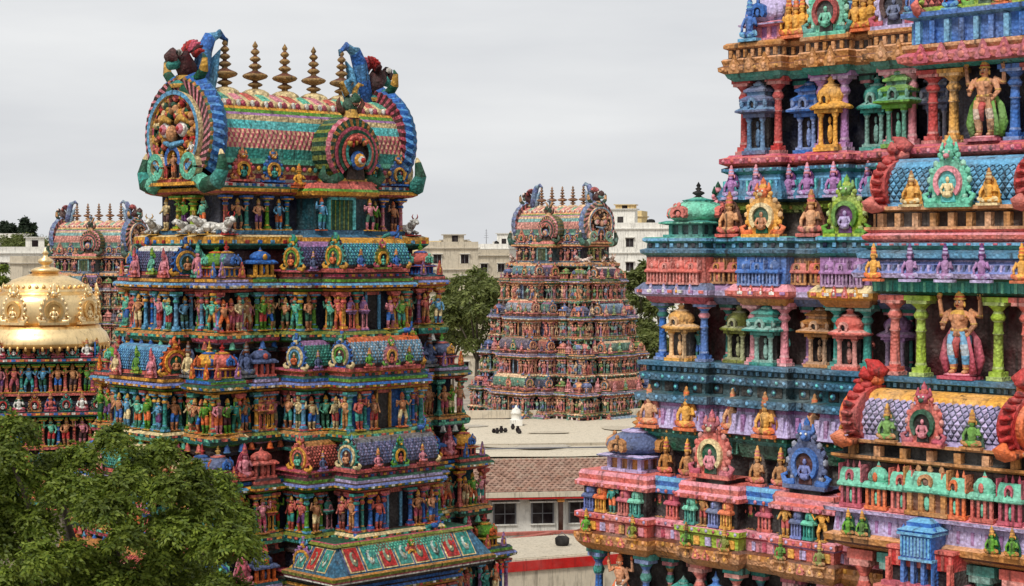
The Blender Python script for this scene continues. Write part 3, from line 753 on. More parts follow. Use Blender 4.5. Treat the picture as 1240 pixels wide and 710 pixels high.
def gop(name, label, loc, rot, vis, hl0, hd0, dl, dd, P, tiers, group=None, mat=None, low=None, seed=1, ov=None, awning=False, dark='navy', basez=0.0, fl=1.0):
    """A gopuram of the inner court. Local z = 0 is the level of the top ledge (below the neck)."""
    T = Tower(name, loc, rot, label, group, mat, low)
    r = random.Random(seed); root = T.root
    hid = 'L' if vis == 'R' else 'R'
    V = -1 if vis == 'L' else 1
    # ---------------- neck and vaulted roof
    nl, nd = hl0 * .845, hd0 * .64
    mb = MB()
    mb.rsweep(-nl, nl, -nd, nd, [(.35, -1.56, 'maroon'), (.35, -.56, 'dark'), (.62, -.50, 'dgreen'), (.78, -.36, 'teal'), (.80, -.30, 'yellow'), (.80, -.06, 'cream'), (.60, .0, 'brown'), (.40, .02, 'steel'), (.38, .16, 'steel'), (.05, .20, 'navy'), (.05, 1.42, 'ochre'), (.35, 1.48, 'coral'), (.50, 1.56, 'yellow'), (.50, 1.68, 'dgreen'), (.30, 1.76, 'white'), (.30, 1.86, 'rose'), (.10, 1.92, 'blue')])
    dentils(mb, (-nl, nl, -nd, nd), 1.77, 1.85, .30, .34, .17, .03, ['blue', 'red', 'sky', 'blue'])
    dentils(mb, (-nl, nl, -nd, nd), -.30, -.18, .80, .55, .16, .04, ['blue', 'sky', 'red'])
    neck = T.mesh('neck', mb)
    fF = T.fr('F', nl, nd); fV = T.fr(vis, nl, nd)
    # projecting middle of the neck with a green shuttered opening
    bw = nl * .30
    mb = MB(); rc = T.rect('F', nl, nd, -bw + .4, bw + .4, 1.2)
    mb.rsweep(*rc, [(.05, -1.55, 'maroon'), (.05, -.54, 'dark'), (.22, -.46, 'dgreen'), (.3, -.3, 'yellow'), (.3, -.08, 'steel'), (.1, .03, 'steel'), (.1, .18, 'navy'), (-.02, .22, 'dteal'), (-.02, 1.35, 'ochre'), (.25, 1.45, 'yellow'), (.30, 1.60, 'green'), (.22, 1.70, 'coral'), (.1, 1.90, 'teal')])
    T.mesh('porch', mb, neck)
    mb = MB(); mb.box(-.55, .55, -.06, .02, 0, 1.12, 'dgreen'); mb.box(-.64, -.53, -.12, .04, 0, 1.18, 'aqua'); mb.box(.53, .64, -.12, .04, 0, 1.18, 'aqua'); mb.box(-.64, .64, -.12, .04, 1.10, 1.20, 'aqua')
    for i in range(5): mb.box(-.5 + .2 * i, -.47 + .2 * i, -.09, -.05, 0, 1.12, 'olive')
    T.mesh('shutter', mb, neck, fF(.3, 1.19, .2))
    n = 9
    for i in range(n + 1):
        u = -nl + .1 + (2 * nl - .2) * i / n
        if abs(u - .4) < bw * .95: continue
        T.put(neck, 'pillar', lib(pillar, one(r, ['teal', 'coral', 'green', 'pink']), 'yellow', 'blue'), 'F', fF, u, .16, .17, 1.2, 1.2, 1.25)
    for i in range(n):
        u = -nl + .1 + (2 * nl - .2) * (i + .5) / n
        if abs(u - .4) < bw * 1.1: continue
        T.put(neck, 'statue', rstatue(r), 'F', fF, u, .26, .17, 1.15)
    for u in (-bw * .9, bw * .9): T.put(neck, 'statue', rstatue(r), 'F', fF, u + .4, 1.38, .17, 1.2)
    for u in (-.45, .45):
        T.put(neck, 'pillar', lib(pillar, 'lime', 'yellow', 'green'), vis, fV, u, .22, .17, 2.0, 2.0, 1.25)
    for u in (-1.15, 1.2, 0): T.put(neck, 'statue', rstatue(r), vis, fV, u, .32, .17, 1.2)
    for u, k in ((-nd * .9, .8), (nd * .95, .9), (nd * .3, .75)):
        T.put(neck, 'bull', lib(bull, 'white', 'gold'), vis, fV, u, .52, .0, k * 1.1, k * 1.1, k * 1.0, rot=.5 if u < 0 else -.4)
    for u in (-nl * 1.02, nl * 1.02): T.put(neck, 'bull', lib(bull, 'white', 'red'), 'F', fF, u, .40, .0, .85)
    # barrel roof
    vl, vw, vz, vh = nl * 1.04, nd * 1.02, 1.90, 3.35
    mb = MB()
    prof = []
    K = 26
    for i in range(K + 1):
        a = radians(-24 + 114 * i / K); prof.append((vw * 1.08 * cos(a), vz + .95 + (vh - .95) * sin(a) + (.0 if i < K else 0)))
    bandc = ['white', 'rose', 'cream', 'dbrown', 'mint', 'teal', 'teal', 'coral', 'pink', 'coral', 'pink', 'aqua', 'aqua', 'cream', 'lav', 'green', 'yellow', 'rose', 'cream', 'coral', 'mint', 'cream', 'coral', 'mint', 'rose', 'rose']
    nx = 84; v = []; f = []; cc = []
    full = prof + [(-y, z) for y, z in prof[-2::-1]]
    for j, (y, z) in enumerate(full):
        for i in range(nx + 1):
            jj = min(j, len(full) - 1 - j); k = 1.0 + (.018 if (jj in (7, 8, 9, 10) and (i + j) % 2) else 0) + (.03 if jj in (3, 14, 18) else 0) + (.02 if jj > 18 and i % 6 in (2, 3, 4) else 0)
            v.append((-vl + 2 * vl * i / nx, -y * k, vz + (z - vz) * (1 + (k - 1) * .6)))
    for j in range(len(full) - 1):
        jj = min(j, len(full) - 2 - j)
        for i in range(nx):
            p = j * (nx + 1) + i
            c = bandc[jj]
            if 7 <= jj <= 10: c = 'rose' if (i + jj) % 2 else mixc('rose', 'cream', .6)
            elif jj >= 19: c = (['coral', 'mint', 'pink'][(i // 6) % 3] if i % 6 not in (0, 5) else 'cream') if jj < 24 else 'coral'
            f.append((p, p + nx + 1, p + nx + 2, p + 1)); cc.append(c)
    mb.add(v, f, cc)
    for sx in (0, nx):
        pts = [v[j * (nx + 1) + sx] for j in range(len(full))]; mb.add(pts, [tuple(range(len(pts)))], 'maroon')
    roof = T.mesh('barrel_roof', mb)
    ridge = max(p[1] for p in prof)
    yl, zl_ = prof[18]
    mb = MB()
    for i in range(42):      # petal lip under the ridge cap
        for sg in (-1, 1): mb.ell(-vl + 2 * vl * (i + .5) / 42, sg * yl * 1.07, zl_ - .04, .10, .10, .16, ['white', 'rose', 'cream'][i % 3], 6, 4)
    for i in range(34):
        for sg in (-1, 1): mb.ell(-vl + 2 * vl * (i + .5) / 34, sg * prof[3][0] * 1.06, prof[3][1], .10, .08, .10, ['yellow', 'teal', 'rose'][i % 3], 6, 4)
    T.mesh('petal_border', mb, roof)['kind'] = 'stuff'
    for sd in (-1, 1):
        k = lib(grand_gable, 5 + sd, bool(low))
        s_ = vh / 1.78
        g = obj('gable', libmesh(k, T.mat), roof, (sd * (vl + .05), 0, vz - .16), pi / 2 * sd, (s_ * 1.12, s_ * 1.1, s_ * 1.06))
        obj('crest', libmesh(lib(grand_crest, 'blue', 'maroon'), T.mat), roof, (sd * (vl + .10), 0, ridge + .05), pi / 2 * sd, (1.75, 1.75, 1.75))
    nk = 5
    for i in range(nk):
        u = (i - 2) * vl * .315
        obj('finial', libmesh(lib(kalasam, 'brass', 'brown', 'cream'), T.mat), roof, (u, 0, ridge - .03), 0, (1.95, 1.95, 2.05))
    # dormer with the round fan on the long side
    mb = MB(); mb.lathe([(.0, 0, 'olive'), (.55, .0, 'olive'), (.58, .2, 'green'), (.58, 1.6, 'olive')], seg=20)
    g = obj('dormer', libmesh(lib(side_nasi, bool(low)), T.mat), roof, (.95, -vw - .95, vz - .06), 0, (2.2, 2.2, 2.2))
    g2 = obj('crest', libmesh(lib(yali, 'dgreen', 'gold', 'brown', 'sky'), T.mat), roof, (.95, -vw - .95, vz + 2.45), 0, (1.35, 1.35, 1.45))
    for u in (-.78, -.47, .62, .90):
        T.put(roof, 'horseshoe_ornament', lib(horseshoe, 'coral' if u < -.6 else 'blue', 'yellow', 'dark', 'teal', 'ochre'), 'F', T.fr('F', vl, vw), u * vl, .16, vz + .02, 1.2, 1.2, 1.25)
    T.put(roof, 'statue', lib(seated, 'yellow', 'orange', 'gold', None), 'F', T.fr('F', vl, vw), -bw * .95, .62, vz - .18, .9)
    # ---------------- storeys
    pal = [('teal', 'yellow', 'coral', 'blue'), ('green', 'coral', 'yellow', 'sky'), ('coral', 'blue', 'green', 'yellow'), ('rose', 'lime', 'blue', 'coral'), ('teal', 'coral', 'yellow', 'blue')]
    for ti in range(tiers):
        hl, hd = hl0 + dl * ti, hd0 + dd * ti
        c1 = -1.50 - P * ti            # top of cornice: the row of model shrines stands here
        w1, w0 = c1 - .52, c1 - 1.90
        zb = c1 - P if ti < tiers - 1 else w0 - 1.2
        ca, cb, cd, ce = pal[ti % 5]
        core = (-hl, hl, -hd, hd)
        def prof_(ci, rr, prj=0.0):
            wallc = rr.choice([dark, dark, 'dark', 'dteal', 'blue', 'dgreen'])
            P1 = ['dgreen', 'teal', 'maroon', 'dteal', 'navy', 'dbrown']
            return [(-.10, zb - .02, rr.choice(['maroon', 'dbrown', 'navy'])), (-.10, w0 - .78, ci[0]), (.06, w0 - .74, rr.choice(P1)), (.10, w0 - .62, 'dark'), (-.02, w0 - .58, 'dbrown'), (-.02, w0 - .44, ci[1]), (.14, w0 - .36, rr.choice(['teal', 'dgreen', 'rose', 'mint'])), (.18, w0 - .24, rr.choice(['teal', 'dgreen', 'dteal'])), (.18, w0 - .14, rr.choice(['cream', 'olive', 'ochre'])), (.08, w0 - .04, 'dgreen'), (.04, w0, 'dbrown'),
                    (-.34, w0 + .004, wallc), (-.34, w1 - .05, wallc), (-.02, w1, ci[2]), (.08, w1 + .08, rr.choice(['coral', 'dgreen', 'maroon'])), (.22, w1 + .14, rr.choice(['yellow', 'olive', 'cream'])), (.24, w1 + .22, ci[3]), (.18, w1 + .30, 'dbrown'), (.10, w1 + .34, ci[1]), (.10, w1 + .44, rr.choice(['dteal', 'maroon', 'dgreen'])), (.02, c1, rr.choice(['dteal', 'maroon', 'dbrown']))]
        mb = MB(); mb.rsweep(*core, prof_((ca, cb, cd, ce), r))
        dentils(mb, core, w1 + .145, w1 + .215, .23, .36, .16, .03, ['blue', 'sky', 'white'] if ti % 2 else ['blue', 'red', 'sky'])
        tier = T.mesh('storey', mb)
        if ti == 0:
            pass
        bays_F = [(-1.0, -.82, .28, 'k'), (-.70, -.56, .22, 's'), (-.48, .52, 1.3, 'p'), (-.28, .33, 2.5, 'c'), (.56, .70, .22, 's'), (.82, 1.0, .28, 'k')]
        bays_V = [(-1.0, -.70, .27, 'k'), (-.48, .48, .85, 'e'), (.70, 1.0, .27, 'k')]
        for side, bays, half in (('F', bays_F, hl), (vis, bays_V, hd), (hid, bays_V, hd), ('B', bays_F, hl)):
            seen = side in ('F', vis)
            f = T.fr(side, hl, hd)
            for bi, (a, b, pj, kind) in enumerate(bays):
                u0, u1 = a * half, b * half
                e = .006 + .003 * bi + (.02 if side in 'LR' else 0)
                if kind == 'k':
                    if a < 0: u0 -= .24 + e
                    else: u1 += .24 + e
                cs = (one(r, ['green', 'coral', 'teal', 'rose', 'yellow']), one(r, ['coral', 'blue', 'green', 'lilac', 'yellow']), one(r, ['yellow', 'green', 'coral']), one(r, ['blue', 'sky', 'peri', 'dgreen']))
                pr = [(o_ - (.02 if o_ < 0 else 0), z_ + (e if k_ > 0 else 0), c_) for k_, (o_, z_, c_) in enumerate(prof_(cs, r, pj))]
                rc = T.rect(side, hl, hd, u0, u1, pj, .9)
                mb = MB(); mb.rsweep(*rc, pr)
                if seen:
                    dentils(mb, rc, w1 + .15 + e, w1 + .21 + e, .23, .3, .13, .03, ['yellow', 'blue', 'white'] if cs[3] != 'blue' else ['yellow', 'white', 'red'])
                    dentils(mb, rc, w0 - .225 + e, w0 - .15 + e, .18, .34, .2, .025, ['mint', 'coral', 'yellow'])
                T.mesh('bay', mb, tier)
                if not seen:
                    if kind == 'k' and side == 'B':
                        T.put(tier, 'corner_shrine', lib(cdome, 'green', 'coral', 'navy', 'gold', 'yellow'), side, f, (u0 + u1) / 2, pj - .42, c1, 1.05, 1.05, 1.15)
                    continue
                um = (u0 + u1) / 2; wd = u1 - u0
                # wall: pillars, figures, doorway
                zf = w0 - .002 + e; ph = w1 - w0 - .02
                npil = max(1, round(wd / (.62 if kind in 'cpe' else .45)))
                us = [u0 + .06 + (wd - .12) * i / npil for i in range(npil + 1)]
                pc = one(r, ['teal', 'coral', 'pink', 'blue', 'yellow', 'green', 'lav', 'sky']); pc2 = one(r, ['yellow', 'coral', 'mint', 'sky', 'rose'])
                for i, u in enumerate(us):
                    if kind == 'c' and abs(u - um) < .38: continue
                    if kind == 'p' and -.30 * hl < u < .35 * hl: continue
                    if (i in (0, npil)) or kind not in 'k':
                        T.put(tier, 'pillar', lib(pillar, pc, pc2, one(r, ['coral', 'yellow', 'teal'])), side, f, u, pj - .10, zf, 1.15, 1.15, ph)
                for i in range(npil):
                    u = (us[i] + us[i + 1]) / 2
                    if kind == 'c' and abs(u - um) < .45: continue
                    if kind == 'p' and -.30 * hl < u < .35 * hl: continue
                    q_ = r.random()
                    if q_ < .72 or T.low: T.put(tier, 'statue', rstatue(r), side, f, u, pj + r.uniform(-.06, .06), zf, ph * .95, ph * .95, ph * r.uniform(.82, .96), rot=r.uniform(-.3, .3))
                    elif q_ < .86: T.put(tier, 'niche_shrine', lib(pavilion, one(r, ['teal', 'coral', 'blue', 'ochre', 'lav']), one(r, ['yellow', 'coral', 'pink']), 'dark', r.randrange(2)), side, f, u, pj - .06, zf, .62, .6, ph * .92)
                    else: T.put(tier, 'pillar', lib(pillar, one(r, ['blue', 'coral', 'teal']), 'yellow', 'coral'), side, f, u, pj - .16, zf, .9, .9, ph)
                if kind in 'pce':          # figures on the visible cheek of the projecting bay
                    if side == 'F':
                        xb = u0 if V < 0 else u1
                        fk = lambda u, o, z, xb=xb: (xb + V * o, -(hd + u), z); sd_ = vis; k0 = .15 if kind == 'p' else 1.45
                    else:
                        fk = lambda u, o, z, yb=u1: (V * (hl + u), -yb - o, z); sd_ = 'F'; k0 = .15
                    dpt = pj - k0; nn = max(1, round(dpt / .5))
                    for i in range(nn):
                        T.put(tier, 'statue', rstatue(r), sd_, fk, k0 + dpt * (i + .35) / nn, -.05, zf, ph * .93, ph * .93, ph * r.uniform(.84, .95))
                        T.put(tier, 'pillar', lib(pillar, pc, pc2, 'coral'), sd_, fk, k0 + dpt * (i - .1) / nn, -.12, zf, 1.0, 1.0, ph)
                if kind == 'c':
                    mb = MB(); mb.box(-.27, .27, -.03, .05, 0, ph - .02, 'dark'); mb.box(-.36, -.26, -.10, .05, 0, ph, 'sky' if ti % 2 == 0 else 'yellow'); mb.box(.26, .36, -.10, .05, 0, ph, 'sky' if ti % 2 == 0 else 'yellow'); mb.box(-.36, .36, -.10, .05, ph - .12, ph - .003, 'coral')
                    T.mesh('doorway', mb, tier, f(um, pj - .33, zf))
                # row of model shrines on the cornice
                if kind == 'k':
                    T.put(tier, 'corner_shrine', lib(cdome, one(r, ['green', 'yellow', 'coral', 'blue', 'slate']), one(r, ['coral', 'yellow', 'blue', 'orange']), one(r, ['navy', 'purple', 'blue']), one(r, ['gold', 'green', 'red']), one(r, ['orange', 'blue', 'mint', 'yellow'])), side, f, um + (.12 if a < 0 else -.12), pj - .46, c1, 1.05, 1.05, 1.12)
                    for du in (-.42, .42): T.put(tier, 'antefix', lib(antefix, one(r, ['coral', 'blue', 'orange', 'lav']), 'yellow'), side, f, um + du, pj + .05, c1, .34, .3, .55)
                elif kind == 's':
                    T.put(tier, 'miniature_shrine', lib(mini, one(r, ['blue', 'coral', 'slate', 'green']), one(r, ['coral', 'orange', 'yellow']), 'dark', 0), side, f, um, pj - .30, c1, 1.0, 1.0, 1.02)
                elif kind in 'pc':
                    Lv = wd * .96; Wv = 1.05 if kind == 'p' else 1.15
                    Hv = 1.0 if kind == 'c' else .95
                    bz = c1 + (.34 if kind == 'c' else .26)
                    mb = MB(); rcb = T.rect(side, hl, hd, u0 + .06, u1 - .06, pj - .10, .9)
                    mb.rsweep(*rcb, [(.0, c1 - .02, one(r, ['coral', 'rose'])), (.0, c1 + .12, one(r, ['yellow', 'cream', 'dgreen'])), (.10, c1 + .17, 'coral'), (.10, bz - .06, 'rose'), (.0, bz, 'rose')])
                    dentils(mb, rcb, c1 + .02, c1 + .10, .0, .28, .13, .03, ['dgreen', 'yellow', 'blue'], side)
                    T.mesh('plinth', mb, tier)
                    tc_ = [('aqua', 'blue', 'yellow'), ('sky', 'white', 'orange'), ('slate', 'lilac', 'grey'), ('mint', 'teal', 'cream'), ('sky', 'blue', 'yellow')][ti % 5] if kind == 'c' else [('slate', 'purple', 'lav'), ('teal', 'mint', 'lav'), ('coral', 'brown', 'ochre'), ('slate', 'dteal', 'teal'), ('teal', 'mint', 'lav')][ti % 5]
                    vk = lib(vault, round(Lv, 2), Wv, Hv, tc_[0], tc_[1], tc_[2], 'maroon', 'dbrown', .13)
                    vp = T.put(tier, 'model_vault', vk, side, f, um, pj - .56, bz, 1)
                    for sd in (-1, 1):
                        T.put(tier, 'vault_gable', lib(gable, one(r, ['blue', 'coral', 'lav', 'teal']), one(r, ['yellow', 'cream']), one(r, ['dgreen', 'navy', 'maroon']), one(r, ['skin', 'mint', 'orange']), one(r, ['green', 'coral', 'sky']), 13), side, f, um + sd * Lv / 2, pj - .56, bz - .02, 1.12, 1.12, 1.0, rot=pi / 2 * sd)
                    if kind == 'c':
                        T.put(tier, 'horseshoe_ornament', lib(horseshoe, ['olive', 'pink', 'teal', 'coral', 'pink'][ti % 5], 'yellow', 'dark', one(r, ['mint', 'coral']), one(r, ['green', 'rose'])), side, f, um + [.2, .1, 0, 0, 0][ti % 5], pj + .02, bz - .06, .95, .9, 1.12)
                        for du in (-.55, .58): T.put(tier, 'seated_statue', lib(seated, ['blue', 'green', 'pink', 'teal', 'green'][ti % 5], 'coral', 'gold', None), side, f, um + du * Lv / 2, pj + .06, bz - .04, .62, .62, .72)
                        T.put(tier, 'peacock', lib(peacock, 'blue', 'teal', 'orange'), side, f, um + Lv * .36, pj - .35, bz + Hv - .05, .62, .62, .6, rot=1.2)
                    else:
                        for du in (-.82, .82): T.put(tier, 'seated_statue', lib(seated, 'slate', 'lav', 'gold', None), side, f, um + du * Lv / 2, pj + .04, bz - .04, .55, .55, .72)
                elif kind == 'e':
                    Lv = wd * .94
                    vk = lib(vault, round(Lv, 2), 1.1, .95, ['slate', 'sky', 'teal', 'coral', 'sky'][ti % 5], ['purple', 'blue', 'mint', 'brown', 'blue'][ti % 5], ['white', 'sky', 'cream', 'ochre', 'sky'][ti % 5], 'maroon', 'coral', .13)
                    T.put(tier, 'model_vault', vk, side, f, um, pj - .52, c1 + .10, 1)
                    mb = MB(); rcb = T.rect(side, hl, hd, u0 + .06, u1 - .06, pj - .06, .9); mb.rsweep(*rcb, [(0, c1 - .02, 'teal'), (.08, c1 + .06, 'coral'), (0, c1 + .14, 'coral')]); T.mesh('plinth', mb, tier)
                    for sd in (-1, 1):
                        T.put(tier, 'vault_gable', lib(gable, one(r, ['brown', 'orange', 'coral', 'blue']), 'yellow', 'dgreen', 'skin', one(r, ['coral', 'sky', 'green']), 13), side, f, um + sd * Lv / 2, pj - .52, c1 + .08, 1.12, 1.12, 1.06, rot=pi / 2 * sd)
                    T.put(tier, 'seated_statue', lib(seated, one(r, ['green', 'mint']), 'lime', 'green', 'green'), side, f, um, pj + .06, c1 + .1, .7, .7, .98)
                    for du in (-.75, .75): T.put(tier, 'seated_statue', lib(seated, one(r, ['pink', 'cream']), 'coral', 'rose', 'pink'), side, f, um + du * Lv / 2, pj + .2, c1, .72, .7, 1.05)
            if not seen: continue
            # recesses between the bays: figures on the ledge, pillars and figures in the wall
            gaps = [(-.82, -.70), (-.56, -.50), (.50, .56), (.70, .82)] if side == 'F' else [(-.70, -.48), (.48, .70)]
            for gi, (a, b) in enumerate(gaps):
                um = (a + b) / 2 * half; wd = (b - a) * half
                T.put(tier, 'statue', rstatue(r), side, f, um, -.06, w0, 1.3, 1.3, 1.28)
                if wd > .5:
                    for q_ in (-.30, .30): T.put(tier, 'statue', rstatue(r), side, f, um + q_ * wd, -.12, w0, 1.15, 1.15, 1.18)
                if wd > .6:
                    T.put(tier, 'seated_statue', lib(seated, ['teal', 'slate', 'pink', 'rose', 'teal'][ti % 5] if side == 'F' else one(r, ['pink', 'cream']), ['mint', 'grey', 'coral', 'pink', 'mint'][ti % 5], ['teal', 'brown', 'rose', 'rose', 'teal'][ti % 5], ['teal', 'slate', 'rose', 'pink', 'teal'][ti % 5]), side, f, um, .08, c1, 1.05, .9, 1.28)
                    T.put(tier, 'pillar', lib(pillar, 'green', 'yellow', 'coral'), side, f, um - wd * .36, -.1, w0, 1.0, 1.0, w1 - w0)
            # antefixes on the base moulding
            na = int(2 * half / .62)
            ac = one(r, [('orange', 'red'), ('mint', 'green'), ('blue', 'sky'), ('coral', 'yellow')])
            for i in range(na):
                u = -half + .3 + (2 * half - .6) * i / (na - 1)
                pj = 0.0
                for (a, b, p_, k_) in bays:
                    if a * half - .05 < u < b * half + .05: pj = max(pj, p_)
                if i % 3 == 2: ac = one(r, [('orange', 'red'), ('mint', 'green'), ('blue', 'sky'), ('coral', 'yellow'), ('white', 'teal')])
                T.put(tier, 'antefix', lib(bell, ac[0], ac[1]), side, f, u, pj + .10, w0 - .62, .36, .3, .42)
    if awning:
        ti = tiers - 1; hl, hd = hl0 + dl * ti, hd0 + dd * ti
        z1 = -1.50 - P * ti + .95
        f = T.fr('F', hl, hd)
        mb = MB()
        p0, p1 = .5, 2.85
        Lw = 3.65
        zt, zl = z1 + .30, z1 - .58
        x0, x1 = -Lw + .15, Lw + .15
        y0, y1 = -(hd + p0), -(hd + p1)
        tx = .55; yt = y1 + .62
        v = [(x0 + tx, yt, zt), (x1 - tx, yt, zt), (x1, y1, zl), (x0, y1, zl), (x0 + tx, y0, zt), (x1 - tx, y0, zt), (x1, y0, zl), (x0, y0, zl)]
        mb.add(v, [(0, 3, 2, 1), (0, 4, 7, 3), (1, 2, 6, 5), (0, 1, 5, 4), (2, 3, 7, 6)], ['steel', 'steel', 'steel', 'lime', 'dbrown'])
        mb.rsweep(x0, x1, y1, y0 + .3, [(.0, zl - .36, 'dark'), (.06, zl - .26, 'white'), (.06, zl - .21, 'rose'), (.10, zl - .15, 'olive'), (.12, zl - .04, 'ochre'), (.02, zl + .01, 'olive')])
        mb.rsweep(x0 + tx, x1 - tx, yt + .02, y0 + .3, [(.0, zt - .05, 'lime'), (.14, zt + .03, 'olive'), (.05, zt + .11, 'rose'), (.0, zt + .14, 'dgreen')])
        aw = T.mesh('awning', mb)
        up = Vector((0, yt - y1, zt - zl)); sl = up.length; ang = atan2(zt - zl, yt - y1)
        def panel(c, c2):
            m = MB(); m.box(-.33, .33, -.42, .42, 0, .03, 'cream'); m.box(-.28, .28, -.38, .38, .03, .045, c)
            m.ell(0, 0, .05, .15, .26, .05, mixc(c2, c, .4), 10, 4); m.ell(.02, .05, .08, .09, .15, .05, c, 8, 4); m.ell(-.02, -.08, .09, .04, .07, .04, 'cream', 6, 3)
            m.box(-.42, -.36, -.44, .44, 0, .035, 'slate')
            return m
        for i in range(8):
            u = x0 + 1.08 + (x1 - x0 - 2.16) * i / 7
            k = lib(panel, 'red' if i % 2 == 0 else 'teal', 'mint' if i % 2 == 0 else 'white')
            o = obj('awning_panel', libmesh(k, T.mat), aw)
            o.location = (u, (yt + y1) / 2, (zt + zl) / 2 + .012); o.rotation_euler = (ang, 0, 0); o.scale = (1.0, sl * 1.06, 1)
        for i in range(3):
            o = obj('awning_panel', libmesh(lib(panel, 'red' if i % 2 else 'teal', 'mint' if i % 2 else 'white'), T.mat), aw)
            an = atan2(zt - zl, tx); o.location = (x0 + tx / 2, y1 + .75 + .62 * i, (zt + zl) / 2 + .015); o.rotation_euler = Matrix.Rotation(-pi / 2, 3, 'Z').to_euler()
            o.rotation_euler = (Matrix.Rotation(-an, 3, 'Y') @ Matrix.Rotation(-pi / 2, 3, 'Z')).to_euler(); o.scale = (.7, sqrt(tx * tx + (zt - zl) ** 2) * 1.0, 1)
        mb = MB(); mb.box(-1.5, 1.9, y1 + .55, y0, zl - 3.0, zl - .37, 'grey')
        for i in range(4): mb.box(-1.5 + 1.0 * i, -1.2 + 1.0 * i, y1 + .45, y1 + .56, zl - 3.0, zl - .37, 'stone')
        T.mesh('porch_wall', mb, aw)
    # granite base down to the ground
    ti = tiers - 1; hl, hd = hl0 + dl * ti, hd0 + dd * ti
    zb = -1.50 - P * ti - 1.90 - 1.2
    mb = MB(); g = basez
    mb.rsweep(-hl - .3, hl + .3, -hd - .3, hd + .3, [(.5, g, 'stone'), (.5, g + .6, 'stone'), (.25, g + .9, 'stone'), (.1, zb - .6, 'stone'), (.4, zb - .4, 'stone'), (.4, zb - .1, 'stone'), (.0, zb, 'stone')])
    T.mesh('granite_base', mb)
    T.flush(-basez)
    return T
